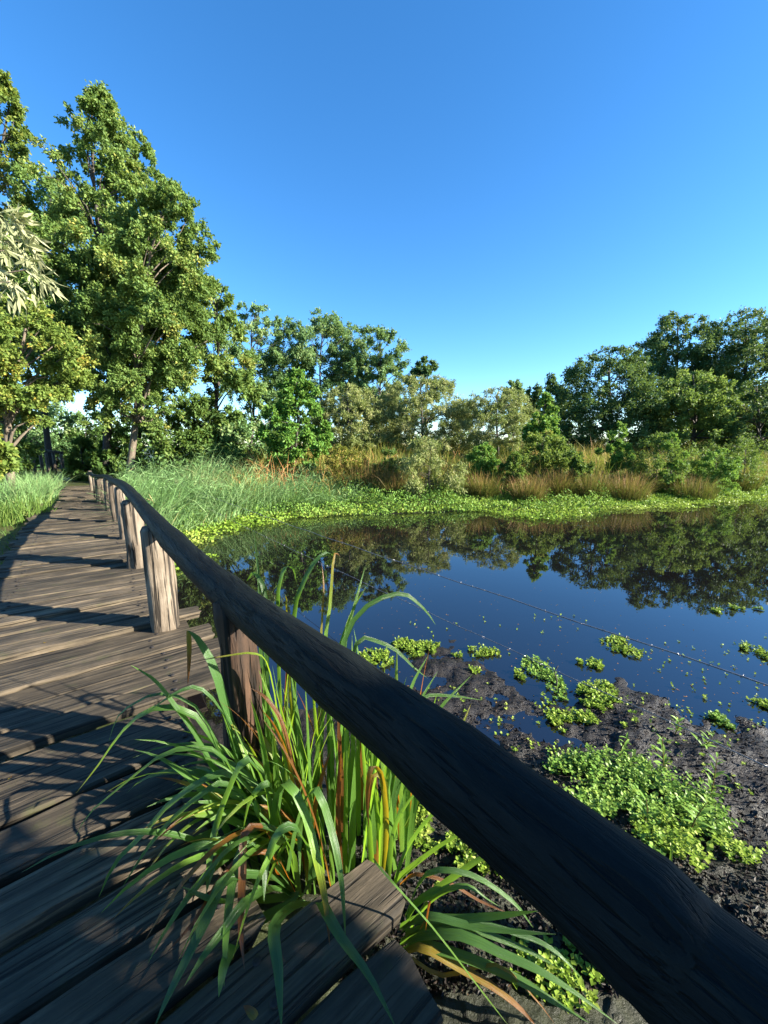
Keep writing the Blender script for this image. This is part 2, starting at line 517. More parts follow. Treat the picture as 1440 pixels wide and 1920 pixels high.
# ------------------------------------------------------------------ boardwalk
walk = empty('boardwalk')
tag(walk, 'long weathered grey-brown plank boardwalk leading to the trees on the left', None, None, 'structure')


def path_n(s):
    """sideways drift of the walk away from its straight line"""
    return -.0040 * max(0, s - 6.0) ** 1.75


def plank_mesh(L, W, T, seed, rot=False):
    r = np.random.default_rng(seed)
    nseg = 9
    xs = np.linspace(-L / 2, L / 2, nseg + 1)
    c = .007
    prof = np.array([(-W / 2, -T), (-W / 2, -c * 1.2), (-W / 2 + c * 1.4, 0), (-W / 6, -.002), (W / 6, -.001), (W / 2 - c * 1.4, 0), (W / 2, -c * 1.2), (W / 2, -T)])
    k = len(prof)
    V = np.zeros((nseg + 1, k, 3))
    bow = r.uniform(-.006, .006); warp = r.uniform(-.010, .010)
    for a, x in enumerate(xs):
        f = x / L * 2
        jit0, jit1 = r.normal(0, .0035, 2)
        wob = np.where(prof[:, 0] < -W / 4, jit0, np.where(prof[:, 0] > W / 4, jit1, 0))
        V[a, :, 0] = x
        V[a, :, 1] = prof[:, 0] + wob + bow * (1 - f * f)
        V[a, :, 2] = prof[:, 1] + warp * f * prof[:, 0] / (W / 2) + r.normal(0, .0012, k)
    V[0, :, 0] += r.normal(0, .010, k); V[-1, :, 0] += r.normal(0, .010, k)
    V[-1, :, 0] += prof[:, 0] * r.uniform(-.07, .07)
    if rot:
        pull = r.uniform(.0, .035, k) * (np.abs(prof[:, 0]) > W / 4) + r.uniform(0, .025, k)
        V[-1, :, 0] -= pull; V[-1, :, 2] -= r.uniform(.004, .016, k); V[-2, :, 2] -= r.uniform(0, .007, k)
        V[-2, :, 0] = np.minimum(V[-2, :, 0], V[-1, :, 0] - .02)
    V = V.reshape(-1, 3)
    i = np.arange(nseg)[:, None] * k; j = np.arange(k)[None, :]; j2 = (j + 1) % k
    F = [tuple(x) for x in np.stack([i + j, i + k + j, i + k + j2, i + j2], -1).reshape(-1, 4)]
    F.append(tuple(range(k))); F.append(tuple(range((nseg + 1) * k - 1, nseg * k - 1, -1)))
    me = bpy.data.meshes.new('plank'); me.from_pydata(V.tolist(), [], F); me.update()
    return me


nv, nf, nk = tube([(0, 0, -.004), (0, 0, .0025), (0, 0, .004)], [.013, .013, .006], 7)
nail_me = tube_mesh('nail', [(nv, nf, nk)])
nail_me.materials.append(M['nail'])
s = -.55
k = 0
rp = random.Random(4)
while s < 17.5:
    w = rp.uniform(.175, .235) if s > .4 else .23
    gap = rp.uniform(.012, .03) if s > 2.2 else rp.uniform(.025, .042)
    sc = s + w / 2
    nr_ = .50 if sc > 3.6 else .64
    nr_ += rp.uniform(-.05, .05)
    if 2.55 < sc < 3.35: nr_ = .66 + rp.uniform(-.03, .04)
    if 1.02 < sc < 2.25: nr_ = .27 + rp.uniform(-.05, .05)
    if abs(sc - 3.37) < .06: nr_ = .52
    nl = -.95 + rp.uniform(-.05, .05)
    dn = path_n(sc)
    L = nr_ - nl
    T = rp.uniform(.045, .055)
    me = plank_mesh(L, w, T, k, sc < 2.6)
    c = deck(sc, (nr_ + nl) / 2 + dn, rp.uniform(-.018, .010))
    o = obj('plank', me, M['plank'], walk)
    skew = rp.gauss(0, .012) + (.03 if s < 2 else 0)
    slope = .0040 * 1.75 * max(0, sc - 6) ** .75
    o.location = c
    o.rotation_euler = (rp.gauss(-.015, .03), rp.gauss(0, .004), math.atan2(.6, .8) + skew + slope)
    if .2 < sc < 8.5:
        for ln in (.27 + rp.uniform(-.03, .03), -.70 + rp.uniform(-.03, .03)):
            if ln > nr_ - .05: ln = nr_ - .09
            for q in (-.27, .27):
                nn = obj('nail', nail_me, None, o)
                nn.location = (ln - (nr_ + nl) / 2 + rp.uniform(-.012, .012), q * w + rp.uniform(-.01, .01), .001)
    s += w + gap
    k += 1
for nb in (-.72, .20):
    P = [deck(ss, nb + path_n(ss), -.115) for ss in np.linspace(-.6, 17.4, 14)]
    V, F, K = tube(P, .06, 8, .1, 5)
    obj('bearer', tube_mesh('bearer', [(V, F, K)]), M['shaded_post'], walk)

# ------------------------------------------------------------------ log railing
railing = empty('log_railing', tuple(deck(3.37, .38, 0)), 'rustic handrail of dark curving logs on pale stout posts beside the pond', 'railing')
INV = Matrix.Translation(-railing.location)


def rchild(name, me, mat):
    me.transform(INV)
    return obj(name, me, mat, railing)


post_spec = [((312, 1172), .20, .80, 'post'), ((261, 1060), .225, .78, 'post'), ((234, 1008), .135, .78, 'post'), ((220, 978), .125, .74, 'post'),
             ((207, 957), .155, .70, 'post'), ((191, 941), .21, .62, 'post'), ((181, 933), .12, .58, 'post'), ((173, 920), .11, .52, 'post')]
post_xy = []
for q, (px, dia, top, mt) in enumerate(post_spec):
    b = hit(*px); post_xy.append(b)
    lean = np.array([rp.gauss(0, .012), rp.gauss(0, .012), 0])
    zs = np.array([-.75, -.3, 0, .1, .22, .35, .5, .62, top - .03, top])
    P = np.array([b + lean * z / .7 + np.array([.006 * math.sin(5 * z + q), .005 * math.cos(4 * z + q), z]) for z in zs])
    R = dia / 2 * (1.04 - .10 * np.clip(zs / .8, 0, 1)); R[-1] *= .82
    V, F, K = tube(P, R, 26, .16, 40 + q)
    rchild('post', tube_mesh('post', [(V, F, K)]), M[mt])
b = deck(1.66, .44)
zs = np.linspace(-.75, .76, 22)
P = np.array([b + np.array([.012 * math.sin(4 * z), .01 * math.cos(5 * z), z]) for z in zs])
V, F, K = tube(P, .078 - .01 * zs, 26, .26, 77)
tag(rchild('post', tube_mesh('post', [(V, F, K)]), M['shaded_post']), 'flaking post darkened for shade among the iris leaves')
b = deck(-.35, .50)
V, F, K = tube([b + np.array([0, 0, z]) for z in np.linspace(-.75, .74, 10)], .09, 16, .15, 78)
rchild('post', tube_mesh('post', [(V, F, K)]), M['shaded_post'])


def on_plane(u, v, n):
    r = ray(u, v)
    return np.array([0, 0, CAM_H]) + r * (n / r.dot(NV))


RA = [deck(-1.1, .54, .80), deck(-.5, .53, .81), on_plane(1440, 1940, .52), on_plane(1200, 1722, .51), on_plane(1000, 1558, .50), on_plane(750, 1362, .49), on_plane(600, 1247, .475),
      on_plane(440, 1122, .455), on_plane(370, 1060, .41), on_plane(310, 1000, .39), on_plane(292, 979, .385), on_plane(269, 953, .38)]
RB = [on_plane(292, 979, .385), on_plane(269, 953, .38), on_plane(247, 926, .38), on_plane(229, 909, .38), on_plane(215, 903, .36)]
last = RB[-1]
for (px, dia, top, mt), b in list(zip(post_spec, post_xy))[3:]:
    RB.append(np.array([b[0], b[1], top + .03]) + np.array([rp.gauss(0, .02), rp.gauss(0, .02), rp.gauss(0, .02)]))
RB.append(RB[-1] + DV * 1.2 + np.array([-.1, 0, -.12]))
P = catmull(RA, 64)
Rr = np.interp(np.linspace(0, 1, 64), [0, .3, .5, .65, .8, 1], [.080, .077, .075, .073, .068, .062])
for kc, ka in ((9, .005), (17, .004), (26, .006), (33, .005), (41, .006), (50, .007)):   # knots
    Rr = Rr + ka * np.exp(-((np.arange(64) - kc) / 1.1) ** 2)
V, F, K = tube(P, Rr, 28, .042, 61)
rchild('rail', tube_mesh('rail', [(V, F, K)]), M['rail'])
P = catmull(RB, 46)
Rr = np.interp(np.linspace(0, 1, 46), [0, .12, .5, 1], [.056, .063, .055, .045])
V, F, K = tube(P, Rr, 16, .08, 63)
rchild('rail', tube_mesh('rail', [(V, F, K)]), M['rail'])

# ------------------------------------------------------------------ foliage builders
def leaves_mesh(name, P, A, N, L, W, tint, fold=.25, tri=False):
    """diamond leaves of two triangles folded on the midrib. P base, A axis, N normal, arrays"""
    n = len(P)
    S = np.cross(A, N); S /= np.linalg.norm(S, axis=1)[:, None] + 1e-9
    N2 = np.cross(S, A)
    L = L[:, None]; W = W[:, None]
    if tri:
        c_ = P + A * L * .15
        V = np.stack([c_ + S * W * .55, P + A * L, c_ - S * W * .55], 1).reshape(-1, 3)
        return mesh_np(name, V, np.arange(3 * n).reshape(-1, 3), {'tint': np.repeat(tint, 3)})
    mid = P + A * L * .45
    V = np.stack([P, mid + S * W * .5 + N2 * W * fold, P + A * L, mid - S * W * .5 + N2 * W * fold], 1).reshape(-1, 3)
    b = np.arange(n)[:, None] * 4
    F = np.concatenate([b + np.array([[0, 1, 2]]), b + np.array([[0, 2, 3]])], 0)
    return mesh_np(name, V, F, {'tint': np.repeat(tint, 4)})


def unit(v):
    return v / (np.linalg.norm(v, axis=-1, keepdims=True) + 1e-9)


def spray(r, centers, radii, n, leaf, aspect=.55, twigs=9, flat=.75, up=.25, droop=0.0, tint_base=None, outward=None, along=1.0):
    """leaves set along short twigs that radiate from every clump centre"""
    nc = len(centers)
    wgt = radii ** 2; wgt = wgt / wgt.sum()
    ci = r.choice(nc, n, p=wgt)
    tw = unit(r.normal(size=(nc, twigs, 3)) * np.array([1, 1, flat]) + np.array([0, 0, up]) + (outward[:, None, :] * .7 if outward is not None else 0))
    tl = r.uniform(.55, 1.15, (nc, twigs))
    ti = r.integers(0, twigs, n)
    d = tw[ci, ti]; t = r.uniform(.12, 1, n) ** .75
    ln = radii[ci] * tl[ci, ti]
    P = centers[ci] + d * (t * ln)[:, None] * along
    P[:, 2] -= droop * (t * t) * ln
    P += r.normal(size=(n, 3)) * (radii[ci] * .13)[:, None]
    A = unit(d * .6 + r.normal(size=(n, 3)) * .7 + np.array([0, 0, -.25 - droop]))
    N = unit(r.normal(size=(n, 3)) * .75 + np.array([.35, -.1, .75]))
    L = leaf * r.uniform(.65, 1.25, n)
    tb = (tint_base if tint_base is not None else r.uniform(.15, .75, nc))
    tint = np.clip(tb[ci] + r.normal(0, .16, n), 0, 1)
    return P, A, N, L, L * aspect, tint


def tree(name, label, cat, u, v_top, v_cb, hw, D, mat, n=14000, leaf=.17, peak=.4, q=.6, trunk_r=.13, seed=1, lean=0.0, base_u=None, clumps=70,
         csize=.30, bark='dark_bark', group=None, twigs=9, up=.25, droop=0.0, aspect=.6, squash=1.0, sub=True, inner=.35, spots=None, lowfill=.3, spread=(.62, 1.22)):
    """u: centre column of the crown, v_top / v_cb: rows of its top and lowest leaves, hw: half width in px, D: metres ahead"""
    r = np.random.default_rng(seed)
    top = at(u, v_top, D); cb = at(u, v_cb, D)
    half = hw / FPX * D * 1.02
    bx = at(base_u if base_u is not None else u, 860, D)[0]
    by = D
    bz = float(ground_z(bx, by)) - .05
    H = top[2]; z0 = max(cb[2], bz + .05)
    root = empty(name, (bx, by, bz), label, cat, group)
    # clump centres inside the crown's envelope
    h = r.uniform(0, 1, clumps) ** .9
    h[0] = .97; h[1] = .9
    env = np.where(h < peak, (lowfill + (1 - lowfill) * (h / peak)) ** .6, np.clip((1 - h) / (1 - peak), 0, 1) ** q)
    a = r.uniform(0, 2 * math.pi, clumps)
    rd = half * env * (inner + (1 - inner) * r.uniform(0, 1, clumps) ** .6) * r.uniform(spread[0], spread[1], clumps)
    cx = bx + (top[0] - bx) * (h * .9 + .1)
    ctr = np.stack([cx + rd * np.cos(a), by + rd * np.sin(a) * squash, z0 + h * (H - z0) * .97], 1)
    rc = half * csize * r.uniform(.6, 1.2, clumps) * np.clip(env, .45, 1)
    outw = np.stack([np.cos(a), np.sin(a), np.full(clumps, .15)], 1)
    tb = np.clip(r.normal(.42, .17, clumps), 0, .85)
    if spots:
        for sidx in range(spots): tb[-1 - sidx] = .98
    data = spray(r, ctr, rc, n, leaf, aspect, twigs, .8, up, droop, tb, outw)
    P, A, N, L, W, T = data
    cme = leaves_mesh('crown', P - np.array([bx, by, bz]), A, N, L, W, T, tri=D >= 19)
    obj('crown', cme, mat, root)
    # trunk with limbs, one continuous branching piece
    ht = H - bz
    tz = np.linspace(0, .93, 12)
    tp = np.stack([(top[0] - bx) * tz ** 1.3 + .012 * ht * np.sin(tz * 7 + seed), .012 * ht * np.cos(tz * 6 + seed), tz * ht], 1)
    tr_ = trunk_r * (1.0 - .9 * tz); tr_[0] *= 1.35
    parts = [tube(tp, tr_, 9, .06, seed)]
    if sub:
        order = r.permutation(clumps)[:min(clumps, 34)]
        for ci in order:
            e = ctr[ci] - np.array([bx, by, bz])
            f = np.clip(e[2] / ht - r.uniform(.05, .22), .24, .88)
            if e[2] / ht < .22: continue
            st = np.array([np.interp(f, tz, tp[:, k2]) for k2 in range(3)])
            mid = (st + e) / 2 + np.array([0, 0, .06 * ht * r.uniform(-.2, .6)]) + r.normal(0, .02 * ht, 3)
            pr = np.interp(f, tz, tr_)
            parts.append(tube(catmull([st, mid, e], 6), np.linspace(pr * .55, trunk_r * .06, 6), 5))
    obj('trunk', tube_mesh('trunk', parts), M[bark], root)
    return root


def blades(r, P, H, lean_dir, bend, W, tint, seg=3):
    """upright curved grass blades: P base (n,3), H height, lean_dir (n,2), bend amount"""
    n = len(P)
    ts = np.linspace(0, 1, seg + 1)
    az = r.uniform(0, 2 * math.pi, n)
    S = np.stack([np.cos(az), np.sin(az), np.zeros(n)], 1)
    V = []
    for q, t in enumerate(ts):
        c = P.copy()
        c[:, :2] += lean_dir * (bend * H * t ** 1.9)[:, None]
        c[:, 2] += H * (t - .35 * np.clip(bend, 0, 1.6) * t ** 2.6)
        w = W * (1 - t ** 1.6) * (.8 + .2 * (q > 0)) + .0006
        V.append(c - S * w[:, None] / 2); V.append(c + S * w[:, None] / 2)
    V = np.stack(V, 1)
    m_ = 2 * (seg + 1)
    b = np.arange(n)[:, None] * m_
    F = np.concatenate([b + np.array([[2 * q, 2 * q + 1, 2 * q + 3, 2 * q + 2]]) for q in range(seg)], 0)
    return V.reshape(-1, 3), F, np.repeat(tint, m_)


# ------------------------------------------------------------------ trees
# the tall oaks and alders on the left
tree('oak_tree', 'tallest green oak tree with a pointed crown over the end of the boardwalk', 'tree', 185, 150, 740, 158, 17, M['oak'], n=128000, leaf=.115, peak=.32, q=.75,
     trunk_r=.17, seed=11, base_u=203, clumps=420, csize=.17, spots=2, inner=.25)
tree('oak_tree', 'leaning oak tree with a slim pale trunk at the edge of the reeds', 'tree', 318, 335, 800, 128, 15.5, M['oak'], n=110000, leaf=.105, peak=.45, q=.55,
     trunk_r=.14, seed=12, base_u=235, clumps=330, csize=.185, bark='bark', inner=.25)
tree('oak_tree', 'green oak filling the slope between the tallest oak and the leaning one', 'tree', 258, 240, 760, 105, 18.5, M['oak'], n=56000, leaf=.135, peak=.4, q=.6,
     trunk_r=.16, seed=17, base_u=262, clumps=260, csize=.19, inner=.25)
tree('oak_tree', 'yellowing tree rising at the top left edge of the picture', 'tree', 8, 125, 680, 100, 18, M['oak_yellow'], n=56000, leaf=.12, peak=.3, q=.7,
     trunk_r=.17, seed=13, base_u=-20, clumps=200, csize=.22)
tree('oak_tree', 'low yellow-green tree with a bare curved trunk at the left edge', 'tree', 48, 555, 800, 112, 12, M['oak_yellow'], n=46000, leaf=.10, peak=.45, q=.5,
     trunk_r=.13, seed=14, base_u=8, clumps=150, csize=.22, bark='bark')
tree('alder_tree', 'dark alder filling the gap behind the tallest oak', 'tree', 95, 330, 800, 120, 21, M['alder'], n=24000, leaf=.2, peak=.4, q=.55,
     trunk_r=.16, seed=15, clumps=160, csize=.22)
tree('alder_tree', 'leafy alder behind the slim trunk, where the oaks slope down', 'tree', 405, 520, 830, 80, 19, M['oak'], n=30000, leaf=.16, peak=.4, q=.6,
     trunk_r=.12, seed=16, clumps=70, csize=.30)
# row of alders in the middle distance
alders = [(478, 566, 835, 56, 27, 'leftmost of the row of thin tall alders behind the bright bush'),
          (535, 592, 815, 50, 30, 'second thin alder from the left in the middle row, half behind the bright bush'),
          (604, 576, 805, 60, 29, 'highest alder of the middle row with a domed top'),
          (655, 604, 815, 50, 31, 'alder between the domed one and the last of the row'),
          (708, 608, 810, 52, 29, 'rightmost alder of the middle row, leaning to the right')]
for q, (u, vt, vc, hw, D, lb) in enumerate(alders):
    tree('alder_tree', lb, 'tree', u, vt, vc, hw, D, M['alder'], n=30000, leaf=.14, peak=.66, q=.32, trunk_r=.12, seed=30 + q, clumps=110, csize=.27, lowfill=.42,
         group='row of alders in the middle distance', base_u=u - 8 + 4 * q, inner=.2)
tree('bush_tree', 'bright green young tree with a pointed top in front of the alders', 'tree', 556, 688, 900, 64, 14.5, M['bright'], n=26000, leaf=.11, peak=.40, q=.6,
     trunk_r=.06, seed=41, clumps=180, csize=.21, droop=.1)
tree('willow_bush', 'rounded olive willow bush right of the bright young tree', 'bush', 652, 722, 890, 66, 22, M['willow'], n=38000, leaf=.14, aspect=.3, peak=.5, q=.32,
     trunk_r=.08, seed=42, clumps=230, csize=.19, up=1.0, lowfill=.85, inner=.55, spread=(.9, 1.04))
tree('willow_bush', 'large loose olive willow below the small dark tree at the centre', 'bush', 790, 702, 890, 84, 23, M['willow'], n=44000, leaf=.14, aspect=.3, peak=.5, q=.34,
     trunk_r=.09, seed=43, clumps=230, csize=.19, up=1.0, lowfill=.85, inner=.55, spread=(.9, 1.04))
tree('willow_bush', 'tall olive willow bush behind the last alder of the row', 'bush', 735, 722, 890, 40, 25, M['willow'], n=14000, leaf=.17, aspect=.3, peak=.5, q=.5,
     trunk_r=.08, seed=44, clumps=100, csize=.26, up=.6, lowfill=.6)
tree('willow_bush', 'domed grey-green willow bush standing alone right of the centre', 'bush', 932, 728, 890, 74, 21, M['willow'], n=44000, leaf=.125, aspect=.28, peak=.5, q=.32,
     trunk_r=.08, seed=45, clumps=230, csize=.19, up=1.0, lowfill=.85, inner=.55, spread=(.9, 1.04))
tree('pine_tree', 'small dark tree peeking above the olive willows at the centre', 'tree', 800, 668, 760, 31, 45, M['dark'], n=5000, leaf=.34, peak=.5, q=.5,
     trunk_r=.14, seed=46, clumps=26, csize=.42)
tree('pine_tree', 'small pale tree top showing behind the domed grey-green willow', 'tree', 962, 712, 800, 26, 44, M['alder'], n=4000, leaf=.34, peak=.5, q=.5,
     trunk_r=.12, seed=47, clumps=22, csize=.42)
tree('pine_tree', 'small dark tree between the domed willow and the big dark trees', 'tree', 1022, 698, 820, 36, 40, M['dark'], n=7000, leaf=.32, peak=.5, q=.5,
     trunk_r=.14, seed=48, clumps=30, csize=.4)
tree('bush_tree', 'light green young tree in front of the big dark trees', 'tree', 1022, 738, 900, 40, 16.5, M['bright'], n=9000, leaf=.13, peak=.35, q=.6,
     trunk_r=.05, seed=49, clumps=50, csize=.36)
# the dark trees on the right
tree('dark_tree', 'broad dark tree left of the tallest right-hand trees', 'tree', 1142, 652, 890, 92, 27, M['dark'], n=56000, leaf=.15, peak=.5, q=.33,
     trunk_r=.2, seed=51, clumps=280, csize=.21, lowfill=.75, inner=.5, spread=(.85, 1.08))
tree('dark_tree', 'tall dark tree with an open top at the right', 'tree', 1268, 586, 830, 78, 31, M['dark'], n=56000, leaf=.165, peak=.6, q=.32,
     trunk_r=.22, seed=52, clumps=240, csize=.24, lowfill=.5)
tree('dark_tree', 'tall dark tree at the right edge of the picture', 'tree', 1395, 580, 840, 92, 30, M['dark'], n=62000, leaf=.155, peak=.6, q=.30,
     trunk_r=.22, seed=53, clumps=280, csize=.22, lowfill=.6)
tree('dark_tree', 'dark tree beyond the right edge, mirrored in the pond', 'tree', 1540, 600, 840, 100, 30, M['dark'], n=24000, leaf=.25, peak=.5, q=.38,
     trunk_r=.22, seed=54, clumps=150, csize=.24, lowfill=.6)
tree('dark_tree', 'lower green tree in front of the tall open-topped one', 'tree', 1300, 690, 890, 74, 25, M['oak'], n=26000, leaf=.15, peak=.5, q=.34,
     trunk_r=.14, seed=55, clumps=170, csize=.22, lowfill=.6)
tree('dark_tree', 'lower dark tree at the foot of the right edge trees', 'tree', 1420, 712, 890, 70, 24, M['dark'], n=24000, leaf=.15, peak=.5, q=.34,
     trunk_r=.14, seed=56, clumps=170, csize=.22, lowfill=.7)

# undergrowth on the left
ug = [(60, 770, 905, 70, 27, 'dark', 'dark bush behind the bare curved trunk at the left edge'), (160, 770, 905, 52, 27, 'shrub', 'dark bush over the far end of the boardwalk'),
      (215, 800, 905, 40, 17.5, 'shrub', 'dense bush beside the far end of the handrail'), (300, 770, 905, 70, 18, 'shrub', 'dense dark green bush right of the slim pale trunk'),
      (385, 770, 905, 60, 18.5, 'shrub', 'dense bush in the dark between the oaks and the alder row'), (450, 790, 905, 55, 19, 'alder', 'grey-green bush at the foot of the leftmost alder'),
      (520, 815, 905, 45, 20, 'shrub', 'low dark bush left behind the bright young tree'), (-30, 740, 905, 60, 15, 'shrub', 'dark bush cut off by the left edge'),
      (-22, 800, 905, 26, 10.5, 'oak_yellow', 'low yellow-green bush at the left edge beside the bare trunk'), (105, 812, 905, 44, 26, 'dark', 'dark bush left of the end of the boardwalk'),
      (45, 700, 905, 75, 25, 'alder', 'tall grey-green bush showing between the left-edge tree and the oaks'), (152, 822, 905, 26, 17.5, 'shrub', 'small dark bush closing the end of the boardwalk')]
for q, (u, vt, vc, hw, D, mt, lb) in enumerate(ug):
    tree('bush', lb, 'bush', u, vt, vc, hw, D, M[mt], n=7500, leaf=.17, peak=.5, q=.4, trunk_r=.05, seed=70 + q, clumps=50, csize=.32, lowfill=.9, inner=.2)
# shrubs on the far bank
sh = [(806, 824, 925, 62, 12.6, 'willow', .14, .25, 'feathery grey-green willow shrub at the water side in the middle'),
      (1160, 792, 925, 26, 15, 'bright', .10, .5, 'slender light green sapling with a pointed top on the far bank'),
      (1236, 818, 925, 62, 14.5, 'shrub', .11, .35, 'wide green shrub on the far bank below the right-hand trees'),
      (1262, 812, 925, 26, 14, 'bright', .10, .4, 'bright yellow-green shrub inside the wide green one'),
      (905, 832, 925, 30, 14.2, 'bright', .10, .5, 'small bright bush between the brown rushes at the centre'),
      (1020, 806, 925, 52, 15, 'oak_yellow', .11, .5, 'broad yellow-green bush at the foot of the light young tree'),
      (1075, 846, 925, 30, 13.6, 'shrub', .10, .45, 'low round green bush among the rushes right of the light young tree'),
      (965, 850, 925, 26, 13.4, 'grass', .10, .4, 'low pale green bush behind the blond rush tussock'), (730, 842, 925, 34, 13.8, 'shrub', .10, .45, 'low green bush between the russet rushes and the feathery shrub'),
      (1345, 842, 925, 40, 14.5, 'bright', .10, .45, 'low bright bush right of the wide green shrub'),
      (1400, 826, 925, 60, 16, 'grass', .12, .3, 'pale green shrub near the right edge of the far bank'),
      (640, 838, 925, 40, 13.5, 'meadow', .12, .3, 'brownish bush right of the bright young tree'),
      (430, 820, 925, 50, 15.5, 'shrub', .12, .45, 'dark leafy bush behind the reeds')]
for q, (u, vt, vc, hw, D, mt, lf, asp, lb) in enumerate(sh):
    tree('shrub', lb, 'shrub', u, vt, vc, hw, D, M[mt], n=9000, leaf=lf * .85, aspect=asp, peak=.55, q=.45, trunk_r=.025, seed=90 + q, clumps=44, csize=.36, up=.7, lowfill=.85, inner=.15)

# silver willow whose twigs hang into the left edge
wr = empty('silver_willow', (-7.4, 6.0, float(ground_z(-7.4, 6.0))), 'silver-leaved willow hanging into the left edge of the picture', 'tree')
wl = np.array(wr.location)
r = np.random.default_rng(5)
cl = [(18, 415), (40, 452), (8, 470), (52, 505), (18, 528), (-20, 440), (-40, 500), (-60, 400), (-90, 470), (-120, 420), (-70, 540), (-150, 500), (-20, 385), (-110, 350)]
ctr = np.array([at(u, v, 5.4 + r.uniform(-.3, .5)) for u, v in cl])
P, A, N, L, W, T = spray(r, ctr, np.full(len(ctr), .27), 1000, .19, .2, 6, .9, -.1, .35, r.uniform(.3, .8, len(ctr)), None)
A = unit(A + np.array([.25, 0, -.15]))
obj('crown', leaves_mesh('crown', P - wl, A, N, L, W, T, .12), M['silver'], wr)
parts = [tube(catmull([(0, 0, 0), (.05, 0, 1.5), (-.1, .1, 3.2), (.05, 0, 4.6)], 12), np.linspace(.16, .05, 12), 9, .06, 3)]
for c in ctr:
    e = c - wl
    st = np.array([-.05, .05, 2.6 + .12 * r.uniform(0, 8)])
    parts.append(tube(catmull([st, (st + e) / 2 + np.array([0, 0, .35]), e], 7), np.linspace(.035, .006, 7), 5))
obj('trunk', tube_mesh('trunk', parts), M['bark'], wr)

# unseen tree added right of the frame to shade the near planks and rail
shade = empty('added_shade_tree', (4.2, -1.6, float(ground_z(4.2, -1.6)) - .03), 'unseen leafy tree added beyond the right edge to shade the near planks', 'tree')
r = np.random.default_rng(8)
base = np.array(shade.location)
nb = 420
cxs = r.uniform(2.6, 5.2, nb)
ctr = np.stack([cxs, -.02 - r.uniform(0, 1, nb) ** 1.5 * 3.6 - .21 * (cxs - 3), r.uniform(.3, 4.4, nb)], 1)
P, A, N, L, W, T = spray(r, ctr, np.full(nb, .32), 24000, .175, .55, 8, .9, .3)
obj('crown', leaves_mesh('crown', P - base, A, N, L, W, T), M['shrub'], shade)
parts = [tube(catmull([(0, 0, 0), (0, .02, 2.2), (.05, 0, 5.6)], 10), np.linspace(.12, .02, 10), 8)]
for c in ctr[:60]:
    e = c - base
    st = np.array([0, 0, max(.3, e[2] * .6)])
    parts.append(tube(catmull([st, (st + e) * .5 + np.array([0, 0, .15]), e], 6), np.linspace(.03, .004, 6), 5))
obj('trunk', tube_mesh('trunk', parts), M['bark'], shade)

# far wood closing the horizon
r = np.random.default_rng(21)
nc = 420
x = np.linspace(-150, 190, nc) + r.normal(0, 1.0, nc)
hgt = 7.0 + 4.0 * fbm(x * .05, x * 0, 5, 3) + 1.2
ctr = np.stack([x, 95 + r.normal(0, 3, nc), r.uniform(.1, 1, nc) * hgt], 1)
P, A, N, L, W, T = spray(r, ctr, np.full(nc, 2.2), 24000, .95, .6, 8, .8, .2)
nc = 380
x2 = np.linspace(-70, 95, nc) + r.normal(0, .8, nc)
ctr2 = np.stack([x2, 48 + r.normal(0, 2, nc), r.uniform(.05, 1, nc) * (2.9 + 2.0 * fbm(x2 * .11, x2 * 0, 6, 3))], 1)
P2, A2, N2, L2, W2, T2 = spray(r, ctr2, np.full(nc, 1.0), 22000, .42, .6, 8, .8, .2)
P, A, N, L, W, T = (np.concatenate(q) for q in ((P, P2), (A, A2), (N, N2), (L, L2), (W, W2), (T, T2)))
tag(obj('distant_wood', leaves_mesh('distant_wood', P, A, N, L, W, T, tri=True), M['dark']), 'low dark line of distant trees along the horizon', 'wood', None, 'stuff')

# ------------------------------------------------------------------ grasses and bank plants
def scatter_poly(r, n, cond, box):
    out = []
    tot = 0
    while tot < n:
        x = r.uniform(box[0], box[1], n * 2); y = r.uniform(box[2], box[3], n * 2)
        k_ = cond(x, y)
        out.append(np.stack([x[k_], y[k_]], 1)); tot += k_.sum()
        if len(out) > 60: break
    return np.vstack(out)[:n]


def u_of(x, y):
    return 720 + FPX * x / (y * math.cos(PITCH) + 1.6 * math.sin(PITCH))


# blue-green reeds on the left of the far shore
r = np.random.default_rng(101)
def reed_c(x, y):
    u = u_of(x, y); sd = pond_sd(x, y)
    lim = np.interp(u, [230, 330, 520, 640, 700], [0, .1, -.5, -.9, -1.4])
    return (u > 225) & (u < 690) & (sd < lim) & (sd > -4.2 - 3 * (u < 420)) & (x * .8 + y * .6 > .75 - .02 * y)
xy = scatter_poly(r, 15000, reed_c, (-12, 2, 5, 16))
z = ground_z(xy[:, 0], xy[:, 1])
Hh = .74 * r.uniform(.4, 1.4, len(xy)) * np.clip(1.05 + 1.7 * fbm(xy[:, 0] * .9, xy[:, 1] * .9, 9, 3), .35, 1.7)
Hh *= np.interp(u_of(xy[:, 0], xy[:, 1]), [230, 480, 690], [1.0, 1.0, .72])
ld = unit(np.stack([r.normal(.7, .6, len(xy)), r.normal(-.3, .6, len(xy))], 1))
V, F, T = blades(r, np.column_stack([xy, z - .03]), Hh, ld, r.uniform(.25, 1.5, len(xy)), r.uniform(.010, .024, len(xy)), np.clip(r.normal(.45, .22, len(xy)) + 1.0 * fbm(xy[:, 0] * .6, xy[:, 1] * .6, 44, 2), 0, 1))
nl = 10000
ix = r.integers(0, len(xy), nl)
Pz = np.column_stack([xy[ix] + ld[ix] * r.uniform(0, .3, nl)[:, None] * Hh[ix][:, None], z[ix] + Hh[ix] * r.uniform(.35, .95, nl)])
RA_ = unit(np.stack([r.normal(.5, .8, nl), r.normal(-.2, .8, nl), r.normal(.1, .55, nl)], 1)); RN_ = unit(r.normal(size=(nl, 3)) * .6 + np.array([.3, -.2, .7]))
RL_ = r.uniform(.10, .26, nl)
